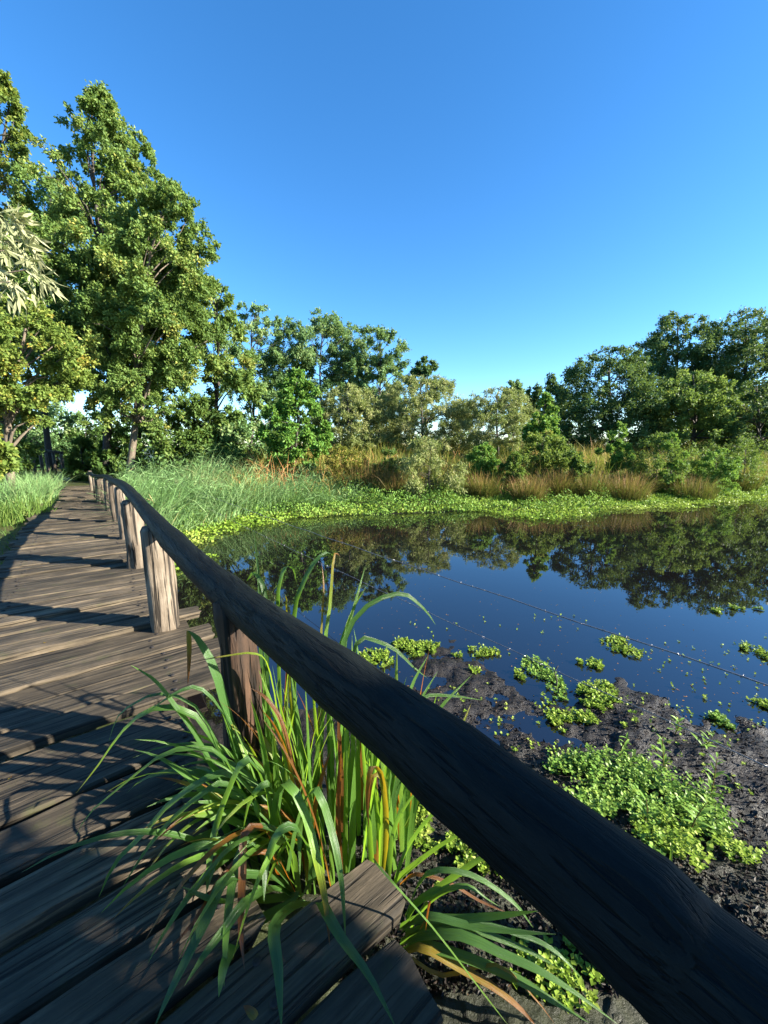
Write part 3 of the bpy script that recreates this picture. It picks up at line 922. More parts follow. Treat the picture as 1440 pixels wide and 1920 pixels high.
reed_leaf_me = leaves_mesh('reed_leaves', Pz, RA_, RN_, RL_, RL_ * .05 + .003, np.clip(r.normal(.4, .22, nl), 0, 1), .15)
rb = tag(obj('reed_bed', mesh_np('reed_bed', V, F, {'tint': T}), M['reed']), 'blue-green reed bed along the left shore of the pond', 'reeds', None, 'stuff')

tag(obj('reed_leaves', reed_leaf_me, M['reed'], rb), None, None, None, 'stuff')
# low bright herbs along the far waterline
def herb_c(x, y):
    sd = pond_sd(x, y); u = u_of(x, y)
    return (sd < .05 + .35 * fbm(x * 1.2, y * 1.2, 8, 2)) & (sd > -2.3) & (u > 300) & (y > 7.5) & ((u < 1000) | (sd > -1.0))
xy = scatter_poly(r, 40000, herb_c, (-6, 26, 7, 22))
bumpz = np.maximum(0, fbm(xy[:, 0] * 1.6, xy[:, 1] * 1.6, 71, 3) + .15) * .75 * np.clip((.35 - pond_sd(xy[:, 0], xy[:, 1])) / .9, 0, 1) + .03
z = np.maximum(ground_z(xy[:, 0], xy[:, 1]), WATER_Z) + r.uniform(0, 1, len(xy)) * bumpz
n = len(xy)
A = unit(r.normal(size=(n, 3)) + np.array([0, 0, .4])); N = unit(r.normal(size=(n, 3)) * .6 + np.array([.3, -.2, .8]))
L = r.uniform(.035, .085, n)
T = np.clip(r.normal(.45, .2, n) + .8 * fbm(xy[:, 0] * .7, xy[:, 1] * .7, 72, 2), 0, 1)
tag(obj('bank_herbs', leaves_mesh('bank_herbs', np.column_stack([xy, z]), A, N, L, L * .6, T), M['cress_green']), 'bright green low herbs along the far waterline', 'herbs', None, 'stuff')

# floating mats of pale water plants that fringe the far shore
def mat_c(x, y):
    sd = pond_sd(x, y); u = u_of(x, y)
    w = np.interp(u, [330, 480, 560, 700, 800, 880, 930, 1000, 1060, 1120, 1250, 1440, 1700], [1.0, .8, .15, .1, .15, .35, .9, 1.9, 1.5, .7, .55, .5, .5])
    back = np.interp(u, [600, 900, 1060], [-.35, -.9, -3.0])
    return (sd > back) & (sd < w + .7 * fbm(x * 1.1, y * 1.4, 81, 3)) & (y > 5.6) & (u > 320) & (fbm(x * 1.6, y * 2.4, 85, 3) > -.42)
xy = scatter_poly(r, 38000, mat_c, (-6, 28, 5.6, 20))
n = len(xy)
z = np.maximum(WATER_Z, ground_z(xy[:, 0], xy[:, 1])) + .01 + r.uniform(0, 1, n) * (.05 + .12 * np.maximum(0, fbm(xy[:, 0] * 2.2, xy[:, 1] * 2.2, 84, 3)))
A = unit(r.normal(size=(n, 3)) * np.array([1, 1, .4]) + np.array([0, 0, .3])); N = unit(r.normal(size=(n, 3)) * .45 + np.array([.2, -.1, .9]))
L = r.uniform(.035, .085, n)
T = np.clip(r.normal(.6, .2, n) + .7 * fbm(xy[:, 0] * .8, xy[:, 1] * .8, 83, 2), 0, 1)
tag(obj('floating_plant_mat', leaves_mesh('floating_plant_mat', np.column_stack([xy, z]), A, N, L, L * .75, T), M['cress']), 'pale green floating plant mat fringing the far shore', 'water plants', None, 'stuff')

# meadow behind the bank
def mead_c(x, y):
    sd = pond_sd(x, y); u = u_of(x, y)
    return (sd < -1.5) & (u > 430) & (u < 1520)
xy = scatter_poly(r, 32000, mead_c, (-12, 34, 11, 32))
n = len(xy)
z = ground_z(xy[:, 0], xy[:, 1])
Hh = r.uniform(.4, 1.15, n) * (1 + 1.1 * fbm(xy[:, 0] * .5, xy[:, 1] * .5, 91, 2))
ld = unit(r.normal(size=(n, 2)))
V, F, T = blades(r, np.column_stack([xy, z - .03]), Hh, ld, r.uniform(.1, .8, n), r.uniform(.015, .04, n), np.clip(r.normal(.5, .2, n) + 1.1 * fbm(xy[:, 0] * .35, xy[:, 1] * .5, 92, 3), 0, 1), 2)
tag(obj('meadow_grass', mesh_np('meadow_grass', V, F, {'tint': T}), M['meadow']), 'green and russet meadow grass behind the far bank', 'grass', None, 'stuff')

# rush tussocks
rush = [(690, 868, 70, 13.2, .95, 'long russet rush tussock left of the feathery shrub'), (745, 880, 46, 12.6, .8, 'russet rush tussock touching the feathery shrub on its left'),
        (905, 885, 36, 12.8, .7, 'brown rush tussock just right of the feathery shrub'), (993, 892, 34, 12.4, .75, 'blond rush tussock at the head of the floating mat'),
        (1045, 885, 36, 13.2, .8, 'yellow-brown rush tussock below the light young tree'), (1110, 888, 38, 13.0, .8, 'reddish rush tussock left of the pair in the middle of the far bank'),
        (1180, 890, 44, 13.0, .85, 'wide reddish rush tussock in the middle of the right far bank'), (1300, 890, 46, 13.6, .75, 'dark russet rush tussock below the wide green shrub'),
        (1385, 880, 40, 15.5, .8, 'faded rush tussock near the right edge'), (950, 868, 34, 14.8, .8, 'russet rush tussock set back behind the blond one')]
for q, (u, v, hw, D, hh, lb) in enumerate(rush):
    r = np.random.default_rng(200 + q)
    c = at(u, 880, D); gz = float(ground_z(c[0], D))
    rt = empty('rush_tussock', (c[0], D, gz), lb, 'rushes', 'rush tussocks on the far bank')
    n = 900
    a = r.uniform(0, 2 * math.pi, n); rr_ = np.sqrt(r.uniform(0, 1, n))
    half = hw / FPX * D
    b = np.stack([np.cos(a) * rr_ ** 1.4 * half * .85, np.sin(a) * rr_ * half * .8, np.full(n, -.04)], 1)
    ld = unit(np.stack([np.cos(a), np.sin(a)], 1) + r.normal(0, .5, (n, 2)))
    V, F, T = blades(r, b, hh * 1.15 * r.uniform(.35, 1.12, n), ld, rr_ * r.uniform(.1, 1.0, n), r.uniform(.008, .018, n), np.zeros(n), 3)
    hrel = V[:, 2] / hh
    T = np.clip(-.12 + .85 * hrel + np.repeat(r.normal(.03 + .12 * math.sin(q * 2.3), .2, n), 8), 0, 1)
    tag(obj('blades', mesh_np('blades', V, F, {'tint': T}), M['rush'], rt), None, None, None, 'stuff')

# grass on the left of the boardwalk
r = np.random.default_rng(131)
def lg_c(x, y):
    nn = x * .8 + y * .6; ss = -.6 * x + .8 * y
    return (nn < -1.08 - .004 * np.maximum(0, ss - 6) ** 1.75) & (nn > -6) & (ss > 4) & (ss < 22)
xy = scatter_poly(r, 13000, lg_c, (-22, 0, 0, 22))
n = len(xy); z = ground_z(xy[:, 0], xy[:, 1])
V, F, T = blades(r, np.column_stack([xy, z - .02]), r.uniform(.06, .26, n), unit(r.normal(size=(n, 2))), r.uniform(.2, 1.2, n), r.uniform(.010, .02, n), np.clip(r.normal(.45, .22, n), 0, 1), 3)
tag(obj('verge_grass', mesh_np('verge_grass', V, F, {'tint': T}), M['shrub']), 'short green grass on the bank left of the boardwalk', 'grass', None, 'stuff')
for q, (u, D, hh, n, lb) in enumerate([(72, 9.6, .95, 900, 'tall grass tussock leaning over the left edge of the boardwalk'), (100, 12.5, .8, 600, 'grass tussock at the left edge farther along the boardwalk'),
                                       (52, 8.0, .6, 500, 'dark grass tussock by the nearer left edge of the boardwalk')]):
    r = np.random.default_rng(140 + q)
    c = at(u, 930, D); nn = c[0] * .8 + D * .6
    if nn > -1.25: c[0] = (-1.25 - D * .6) / .8
    rt = empty('grass_tussock', (c[0], D, float(ground_z(c[0], D))), lb, 'grass tussock', 'grass tussocks by the boardwalk')
    a = r.uniform(0, 2 * math.pi, n); rr_ = np.sqrt(r.uniform(0, 1, n))
    b = np.stack([np.cos(a) * rr_ * .45, np.sin(a) * rr_ * .75, np.full(n, -.03)], 1)
    V, F, T = blades(r, b, hh * r.uniform(.6, 1.2, n), unit(np.stack([r.normal(.3, .6, n), r.normal(-.3, .6, n)], 1)), r.uniform(.15, .9, n), r.uniform(.010, .022, n), np.clip(r.normal(.5, .2, n), 0, 1), 4)
    tag(obj('blades', mesh_np('blades', V, F, {'tint': T}), M['reed'] if q != 2 else M['grass'], rt), None, None, None, 'stuff')

# pale log barrier on the path far behind
bf = empty('log_barrier', tuple(hit(85, 868, -.1)), 'small pale log barrier far back at the left behind the grass', 'fence')
o0 = np.array(bf.location); D = 20.0
def bft(u, v): return at(u, v, D) - o0
gzb = float(ground_z(*at(85, 860, D)[:2])) - o0[2]
obj('rail', tube_mesh('rail', [tube([bft(58, 846), bft(85, 845), bft(117, 849)], .075, 8, .06, 2)]), M['post'], bf)
for u in (60, 75, 86, 99, 114):
    t_ = bft(u, 848); g_ = t_.copy(); g_[2] = gzb - .1
    obj('post', tube_mesh('post', [tube([g_, (g_ + t_) / 2, t_], .07, 8, .06, u)]), M['post'], bf)

# ------------------------------------------------------------------ barbed wire fence in the pond
P1 = at(1440, 1280, 1.5); P3 = at(330, 906, 12.0)
dirw = P1 - P3; P0 = P1 + dirw / np.linalg.norm(dirw[:2]) * .9
fence = empty('barbed_wire_fence', (P3[0], P3[1], float(ground_z(P3[0], P3[1]))), 'slack two-strand barbed wire fence crossing the pond', 'fence')
fo = np.array(fence.location)
for pp, hgt_ in ((P3, .12), (P0, .10)):
    g_ = np.array([pp[0], pp[1], float(ground_z(pp[0], pp[1])) - .3])
    t_ = np.array([pp[0], pp[1], pp[2] + hgt_])
    obj('post', tube_mesh('post', [tube(np.linspace(g_ - fo, t_ - fo, 7), .05, 12, .08, 3)]), M['post'], fence)
for q, dz in enumerate((0, -.36)):
    ts = np.linspace(0, 1, 60)
    W = P0[None] * (1 - ts[:, None]) + P3[None] * ts[:, None]
    W[:, 2] += dz * (1 - .25 * ts) - .05 * np.sin(math.pi * ts) * (1 + .3 * q) + .004 * np.sin(ts * 90)
    off = W - fo
    wobj = obj('wire', tube_mesh('wire', [tube(off, .0034 - .0008 * q, 6)]), M['wire'], fence)
    # barbs: short twisted points along the strand
    cum = np.concatenate([[0], np.cumsum(np.linalg.norm(np.diff(off, axis=0), axis=1))])
    parts = []
    for dd in np.arange(.06, cum[-1], .115):
        c = np.array([np.interp(dd, cum, off[:, k2]) for k2 in range(3)])
        for sg in range(2):
            d_ = np.array([rp.gauss(0, 1), rp.gauss(0, 1), rp.gauss(0, 1)]); d_ /= np.linalg.norm(d_)
            parts.append(tube([c - d_ * .011, c, c + d_ * .011], [.0007, .0026, .0007], 4))
    tag(obj('barbs', tube_mesh('barbs', parts, False), M['wire'], wobj), None, None, None, 'stuff')

# ------------------------------------------------------------------ water plants on the mud
def sprigs(r, xy, z, leaf, hgt, tint, per=7):
    """small upright sprigs, each a few whorls of roundish leaves"""
    n = len(xy)
    idx = np.repeat(np.arange(n), per)
    t = np.tile(np.linspace(.15, 1, per), n)
    a = r.uniform(0, 2 * math.pi, n * per)
    hh = hgt * r.uniform(.4, 1.2, n)
    lean = r.normal(0, .35, (n, 2))
    P = np.column_stack([xy[idx] + lean[idx] * (hh[idx] * t)[:, None], z[idx] + hh[idx] * t])
    A = unit(np.stack([np.cos(a), np.sin(a), r.uniform(.0, .5, n * per) + .5 * (t > .9)], 1))
    N = unit(np.stack([-np.cos(a) * .3, -np.sin(a) * .3, np.ones(n * per)], 1) + r.normal(0, .25, (n * per, 3)))
    L = leaf * r.uniform(.7, 1.3, n * per) * (1.1 - .35 * t)
    T = np.clip(tint[idx] + r.normal(0, .1, n * per) + .15 * (t - .5), 0, 1)
    return P, A, N, L, L * .85, T


patches = [((785, 1215), 48, 24, 'cress', 'pale floating plant patch nearest the iris blades beyond the rail'), ((708, 1226), 30, 20, 'cress', 'small floating plant patch just behind the iris blades'),
           ((920, 1266), 34, 20, 'cress', 'rounded pale plant cushion floating right of the iris tips'), ((866, 1240), 14, 14, 'cress', 'tiny plant tuft left of the rounded floating cushion'),
           ((905, 1222), 34, 9, 'cress', 'thin line of floating plants behind the rounded cushion'), ((1060, 1335), 44, 34, 'cress', 'pale branching plant patch on the wet mud at the middle'),
           ((1150, 1318), 50, 40, 'cress', 'largest pale plant cushion standing in the shallow water'), ((1165, 1208), 26, 20, 'cress', 'sparse plant tuft floating under the barbed wire'),
           ((1100, 1240), 24, 12, 'cress', 'small plant tuft floating left of the one under the wire'), ((1285, 1298), 30, 13, 'cress', 'narrow plant strip on the thin mud spit'),
           ((1362, 1358), 34, 22, 'cress_green', 'green plant strip on the dark mud spit at the right'), ((1432, 1318), 18, 16, 'cress', 'plant tuft cut by the right edge of the picture'),
           ((1385, 1143), 44, 9, 'cress', 'thin floating raft far out near the right edge'), ((1430, 1222), 22, 20, 'cress', 'plant tuft with twigs at the right edge below the wire'),
           ((1020, 1265), 26, 36, 'cress_green', 'sparse plants round a dead twig in the shallow water'), ((970, 1262), 14, 10, 'cress', 'tiny floating tuft between the cushion and the dead twig'),
           ((1195, 1520), 135, 72, 'cress_green', 'big lush green plant bed on the mud beyond the rail'), ((1300, 1590), 80, 46, 'cress', 'bright yellow-green end of the plant bed on the mud'),
           ((890, 1650), 75, 55, 'cress', 'plant patch in the sun below the rail'), ((1060, 1850), 100, 70, 'cress', 'plant patch at the foot of the rail, bottom right'),
           ((800, 1560), 60, 50, 'cress', 'pale plants behind the upright iris blades'), ((1090, 1470), 44, 34, 'cress_green', 'upper left tuft of the lush plant bed')]
for q, ((u, v), wu, wv, mt, lb) in enumerate(patches):
    r = np.random.default_rng(300 + q)
    c = hit(u, v, WATER_Z + .02)
    cx0 = hit(u + wu, v, WATER_Z + .02); cy0 = hit(u, v - wv, WATER_Z + .02)
    rx = abs(cx0[0] - c[0]); ry = abs(cy0[1] - c[1])
    if q not in (16, 17, 21): rx *= .85; ry *= .8
    n = int(np.clip(rx * ry * math.pi * 2300, 26, 1400))
    a = r.uniform(0, 2 * math.pi, n * 3); rr_ = np.sqrt(r.uniform(0, 1, n * 3))
    x = c[0] + np.cos(a) * rr_ * rx * 1.35; y = c[1] + np.sin(a) * rr_ * ry * 1.35
    kk = (1.5 * fbm(x * 7, y * 7, 400 + q, 3) - .55 * rr_ + .30 > 0)
    x, y = x[kk][:n], y[kk][:n]
    xy = np.stack([x, y], 1)
    z = np.maximum(ground_z(x, y), WATER_Z)
    c[2] = float(max(ground_z(c[0], c[1]), WATER_Z))
    lush = q in (16, 17, 21)
    P, A, N, L, W, T = sprigs(r, xy, z, .022 if not lush else .022, .030 if not lush else .08, np.clip(r.normal(.5, .16, len(xy)), 0, 1), 8)
    o = empty('water_plant_patch', tuple(c), lb, 'water plant', 'plant patches on the near mud')
    tag(obj('leaves', leaves_mesh('leaves', P - c, A, N, L, W, T, .12), M[mt], o), None, None, None, 'stuff')
# loose single sprigs
r = np.random.default_rng(350)
uv = np.column_stack([r.uniform(700, 1440, 420), r.uniform(1150, 1500, 420)])
pts = np.array([hit(u, v, WATER_Z) for u, v in uv])
kk = fbm(pts[:, 0] * 1.5, pts[:, 1] * 1.5, 55, 2) > .05 - .25 * (pts[:, 1] < 2.6)
xy = pts[kk][:, :2]
z = np.maximum(ground_z(xy[:, 0], xy[:, 1]), WATER_Z)
P, A, N, L, W, T = sprigs(r, xy, z, .017, .015, np.clip(r.normal(.6, .16, len(xy)), 0, 1), 5)
tag(obj('scattered_sprigs', leaves_mesh('scattered_sprigs', P, A, N, L, W, T, .1), M['cress']), 'single floating plant sprigs scattered over the shallow water', 'water plants', None, 'stuff')
# flecks drifting on the water
nf = 520
uvf = np.column_stack([r.uniform(600, 1440, nf), 1020 + 330 * r.uniform(0, 1, nf) ** .8])
pf = np.array([hit(u, v, WATER_Z + .002) for u, v in uvf])
Af = unit(r.normal(size=(nf, 3)) * np.array([1, 1, .05])); Nf = unit(r.normal(size=(nf, 3)) * .15 + np.array([0, 0, 1]))
Lf = r.uniform(.006, .022, nf)
tag(obj('drifting_flecks', leaves_mesh('drifting_flecks', pf, Af, Nf, Lf, Lf * .5, np.clip(r.normal(.6, .3, nf), 0, 1), .1), M['rush']), 'tiny pale flecks drifting on the pond surface', 'debris', None, 'stuff')
# mud crumbs and plant debris
n = 15000
uv = np.column_stack([r.uniform(640, 1440, n), r.uniform(1230, 1915, n)])
pts = np.array([hit(u, v, WATER_Z + .01) for u, v in uv])
gz_ = ground_z(pts[:, 0], pts[:, 1])
kk = gz_ > WATER_Z - .002
P = np.column_stack([pts[kk][:, :2], gz_[kk] + .003])
n = len(P)
A = unit(r.normal(size=(n, 3)) * np.array([1, 1, .35]) + np.array([0, 0, .15])); N = unit(r.normal(size=(n, 3)) * .6 + np.array([0, 0, .6]))
L = r.uniform(.008, .032, n)
M['debris'] = leaf_mat('mud_debris', [(0, (.008, .006, .006)), (.75, (.03, .022, .018)), (1, (.16, .10, .06))], trans=.0, rough=.5)
tag(obj('mud_debris', leaves_mesh('mud_debris', P, A, N, L, L * .4, np.clip(r.normal(.35, .25, n), 0, 1), .3), M['debris']), 'dark dead leaf crumbs littering the mud', 'debris', None, 'stuff')

# weeds with lance-shaped leaves
def lance_mesh(name, L, W):
    ts = np.linspace(0, 1, 6)
    V = []
    for t in ts:
        w = W * math.sin(math.pi * min(1, t * .93 + .07)) ** .8 / 2
        zc = .10 * L * math.sin(t * 2.2) - .12 * L * t * t
        V += [(t * L, -w, zc + .25 * w), (t * L, 0, zc), (t * L, w, zc + .25 * w)]
    F = []
    for k_ in range(5):
        a_ = 3 * k_
        F += [(a_, a_ + 3, a_ + 4, a_ + 1), (a_ + 1, a_ + 4, a_ + 5, a_ + 2)]
    return mesh_np(name, np.array(V), np.array(F), {'tint': np.repeat(ts, 3) * .4 + .3}, True)


lance = lance_mesh('leaf', .085, .018); lance.materials.append(M['cress_green'])
weeds = [((1160, 1420), .16, 'reddish-stemmed weed in the wet mud below the largest cushion'), ((1245, 1460), .24, 'weed with narrow leaves rising behind the lush plant bed'),
         ((1330, 1500), .26, 'tall leafy weed at the right of the lush plant bed'), ((1290, 1570), .22, 'red-stemmed weed in the middle of the bright plant bed'),
         ((1200, 1560), .17, 'grassy weed amid the lush plant bed'), ((1310, 1405), .10, 'single light green weed seedling on the bare mud'), ((1265, 1375), .09, 'weed seedling near the mud spit')]
for q, ((u, v), hh, lb) in enumerate(weeds):
    r = np.random.default_rng(500 + q)
    c = hit(u, v, WATER_Z + .03); c[2] = float(max(ground_z(c[0], c[1]), WATER_Z))
    w_ = empty('weed', tuple(c), lb, 'weed', 'weeds on the near mud')
    tip = np.array([r.normal(0, .03), r.normal(0, .03), hh])
    V, F, K = tube(catmull([(0, 0, -.02), tip * .5 + r.normal(0, .008, 3), tip], 7), np.linspace(.0035, .0015, 7), 6)
    sm = tube_mesh('stem', [(V, F, K)]); a_ = sm.attributes.new('tint', 'FLOAT', 'POINT'); a_.data.foreach_set('value', np.full(len(sm.vertices), .2, np.float32))
    obj('stem', sm, M['stem'], w_)
    nl = int(6 + hh * 45)
    for k_ in range(nl):
        t = (k_ + 1) / nl
        lf = obj('leaf', lance, None, w_)
        lf.location = tip * t
        lf.rotation_euler = (r.normal(0, .2), -r.uniform(.0, .7), k_ * 2.4 + r.normal(0, .3))
        s_ = r.uniform(.6, 1.1) * (1.1 - .4 * t); lf.scale = (s_, s_, s_)
# dead twig standing in the shallows
c = hit(1042, 1290, WATER_Z); c[2] = WATER_Z - .03
V, F, K = tube(catmull([(0, 0, 0), (.004, 0, .09), (-.012, .01, .16), (.01, .01, .21)], 10), np.linspace(.007, .003, 10), 7, .1, 4)
tag(obj('dead_twig', tube_mesh('dead_twig', [(V, F, K)]), M['dark_bark'], None, c), 'short dead twig standing in the shallow water', 'twig')

# ------------------------------------------------------------------ yellow flag iris
def blade_mesh(P, W, age0, age1, r, twist=0.0, face=None, fold=.30):
    """strap leaf through the points P; cross-section is a shallow V"""
    n = len(P)
    T = unit(np.gradient(P, axis=0))
    if face is None:
        face = np.array([0, 0, 1.])
    S = np.cross(T, np.broadcast_to(face, T.shape))
    bad = np.linalg.norm(S, axis=1) < .15
    if bad.all(): S[:] = np.array([1, 0, 0])
    S = unit(S)
    for k_ in range(1, n):
        if S[k_].dot(S[k_ - 1]) < 0: S[k_] *= -1
    # smooth the sideways direction so that bends do not flip
    for _ in range(2):
        S[1:-1] = unit(S[:-2] + S[1:-1] * 2 + S[2:])
    ts = np.linspace(0, 1, n)
    a_ = twist * ts
    N = unit(np.cross(S, T))
    S = S * np.cos(a_)[:, None] + N * np.sin(a_)[:, None]
    N = unit(np.cross(S, T))
    w = W * np.clip(np.minimum(.75 + 1.2 * ts, 1) * (1 - ts ** 3.2) ** .9, .02, 1) / 2
    V = np.stack([P - S * w[:, None] + N * (w * fold)[:, None], P, P + S * w[:, None] + N * (w * fold)[:, None]], 1).reshape(-1, 3)
    F = []
    for k_ in range(n - 1):
        q = 3 * k_
        F += [(q, q + 3, q + 4, q + 1), (q + 1, q + 4, q + 5, q + 2)]
    age = np.repeat(age0 + (age1 - age0) * ts ** 2.2, 3)
    age[2::3] += .03
    L_ = np.concatenate([[0], np.cumsum(np.linalg.norm(np.diff(P, axis=0), axis=1))])
    return mesh_np('leaf', V, np.array(F), {'age': age, 'across': np.tile([-1., 0, 1], n), 'along': np.repeat(L_ * 8, 3)}, True)


def iris(loc, label):
    return empty('iris_plant', tuple(loc), label, 'iris plant', 'yellow flag irises by the boardwalk')


def leaf_at(root, pts, W, age0, age1, r, twist=0.0, n=13, face=None, fold=.30, label=None):
    o0_ = np.array(root.location)
    P = catmull(np.array(pts), n) - o0_
    o = obj('leaf', blade_mesh(P, W, age0, age1, r, twist, face, fold), M['iris'], root)
    if label: o['label'] = label
    return o


def gen_leaf(root, b, az, th0, L, droop, W, age0, age1, r, n=12):
    ts = np.linspace(0, 1, n)
    th = th0 + droop * ts ** 1.8
    dl = L / (n - 1)
    P = [np.array(b, float)]
    for k_ in range(n - 1):
        P.append(P[-1] + dl * np.array([math.sin(th[k_]) * math.cos(az), math.sin(th[k_]) * math.sin(az), math.cos(th[k_])]))
    P = np.array(P)
    sdk = -.6 * P[:, 0] + .8 * P[:, 1]; ndk = .8 * P[:, 0] + .6 * P[:, 1]
    lim = np.where((sdk > 1.02) & (sdk < 2.25), .25, .62)
    P[:, 2] = np.where((ndk < lim) & (np.arange(n) > 2), np.maximum(P[:, 2], .014 + .01 * r.uniform()), P[:, 2])
    o0_ = np.array(root.location)
    face = np.array([math.cos(az), math.sin(az), .35]) if droop < .6 else np.array([math.cos(az) * .3, math.sin(az) * .3, 1])
    return obj('leaf', blade_mesh(P - o0_, W, age0, age1, r, r.normal(0, .5), face), M['iris'], root)


r = np.random.default_rng(900)
B1 = hit(520, 1610, -.25)
iris1 = iris(B1, 'iris clump with long arching leaves drooping over the near planks')
pix = lambda lst, D0, D1: [at(u, v, D0 + (D1 - D0) * k_ / (len(lst) - 1)) for k_, (u, v) in enumerate(lst)]
hand1 = [
    ([(500, 1600), (430, 1450), (365, 1345), (290, 1330), (233, 1370), (187, 1433), (143, 1487)], 1.42, 1.20, .030, .0, .50),
    ([(500, 1610), (450, 1480), (413, 1417), (360, 1404), (300, 1420), (227, 1477), (167, 1527), (140, 1573)], 1.36, 1.12, .026, .0, .30),
    ([(520, 1620), (480, 1500), (430, 1453), (383, 1463), (317, 1510), (267, 1567), (217, 1617), (185, 1683)], 1.32, 1.05, .024, -.05, .35),
    ([(520, 1630), (480, 1520), (427, 1472), (390, 1482), (327, 1533), (277, 1590), (230, 1663)], 1.30, 1.06, .020, -.05, .20),
    ([(520, 1620), (500, 1490), (465, 1425), (437, 1467), (407, 1547), (393, 1613), (387, 1680)], 1.26, 1.08, .028, -.05, .25),
    ([(560, 1680), (545, 1590), (495, 1550), (443, 1580), (407, 1617), (385, 1680)], 1.20, 1.05, .022, -.1, .10),
    ([(570, 1700), (520, 1650), (447, 1643), (413, 1663), (393, 1713), (360, 1780), (320, 1860), (290, 1925)], 1.16, .86, .030, -.1, .10),
    ([(575, 1700), (520, 1668), (465, 1690), (425, 1740), (385, 1790), (345, 1850)], 1.14, .92, .026, .0, .20),
    ([(590, 1700), (555, 1700), (515, 1738), (522, 1820), (528, 1930)], 1.10, .84, .028, -.1, .10),
    ([(585, 1690), (600, 1690), (613, 1715), (642, 1764), (692, 1831), (744, 1930)], 1.08, .80, .024, -.15, .05),
    ([(520, 1640), (515, 1540), (535, 1468), (571, 1528), (593, 1611), (610, 1694), (618, 1772)], 1.26, 1.02, .028, .05, .85),
    ([(520, 1640), (500, 1560), (461, 1560), (455, 1647), (452, 1735), (458, 1817)], 1.16, 1.02, .022, .80, 1.0),
    ([(510, 1600), (470, 1500), (440, 1400), (404, 1265), (373, 1203), (352, 1182)], 1.46, 1.50, .036, -.1, .05),
    ([(353, 1183), (354, 1225), (352, 1285)], 1.50, 1.48, .016, .60, .95),
    ([(530, 1400), (505, 1260), (480, 1227), (421, 1231), (352, 1243)], 1.50, 1.40, .014, .30, .75),
    ([(500, 1600), (408, 1460), (365, 1378), (321, 1317), (289, 1276), (245, 1247)], 1.36, 1.30, .024, -.1, .15),
    ([(500, 1590), (420, 1420), (365, 1325), (300, 1302), (257, 1317), (222, 1343), (204, 1390)], 1.44, 1.28, .014, .0, .15),
    ([(530, 1620), (450, 1440), (420, 1345), (375, 1292), (330, 1300), (270, 1340)], 1.46, 1.30, .020, -.1, .1),
    ([(540, 1640), (560, 1540), (590, 1480), (622, 1560), (640, 1650), (648, 1760)], 1.22, 1.05, .022, .05, .2),
    ([(560, 1690), (540, 1600), (515, 1500), (500, 1470), (470, 1500), (455, 1560)], 1.25, 1.15, .024, .0, .1),
    ([(560, 1690), (590, 1640), (560, 1560), (525, 1560), (500, 1620), (495, 1690)], 1.15, 1.0, .028, -.05, .1),
    ([(560, 1690), (520, 1610), (470, 1600), (420, 1640), (370, 1720), (310, 1790)], 1.16, .96, .016, .75, 1.0),
    ([(555, 1690), (470, 1740), (425, 1800), (410, 1870)], 1.08, .92, .026, -.1, .15),
    ([(545, 1660), (470, 1580), (440, 1640), (425, 1740), (420, 1850)], 1.14, .98, .022, -.05, .2),
    ([(560, 1680), (480, 1690), (405, 1690), (340, 1662)], 1.12, 1.06, .022, -.1, .1),
]
def above(lst, D0, D1):
    out = []
    for k_, (u, v) in enumerate(lst):
        D_ = D0 + (D1 - D0) * k_ / (len(lst) - 1)
        if k_ >= 2: D_ = min(D_, .955 * hit(u, v, 0)[1])
        out.append(at(u, v, D_))
    return out


for pts, D0, D1, W, a0, a1 in hand1:
    leaf_at(iris1, above(pts, D0, D1), W * 1.38, a0, a1, r, twist=r.normal(0, .25))
for k_ in range(44):
    b = B1 + np.array([r.normal(0, .09), r.normal(.05, .07), -.02])
    gen_leaf(iris1, b, r.uniform(1.6, 4.6), r.uniform(.1, .5), r.uniform(.45, .8), r.uniform(.6, 2.2), r.uniform(.020, .036), (.75 if r.uniform() < .14 else r.uniform(-.05, .18)), r.choice([.1, .2, .5, .9]), r)

for k_ in range(20):       # long outer leaves that arch over the planks
    b = B1 + np.array([r.normal(.03, .07), r.normal(-.02, .07), 0])
    gen_leaf(iris1, b, r.uniform(2.5, 5.0), r.uniform(.2, .6), r.uniform(.5, .82), r.uniform(1.3, 2.4), r.uniform(.026, .042), (.72 if r.uniform() < .12 else r.uniform(-.1, .12)), r.choice([.05, .15, .3, .7]), r, 14)

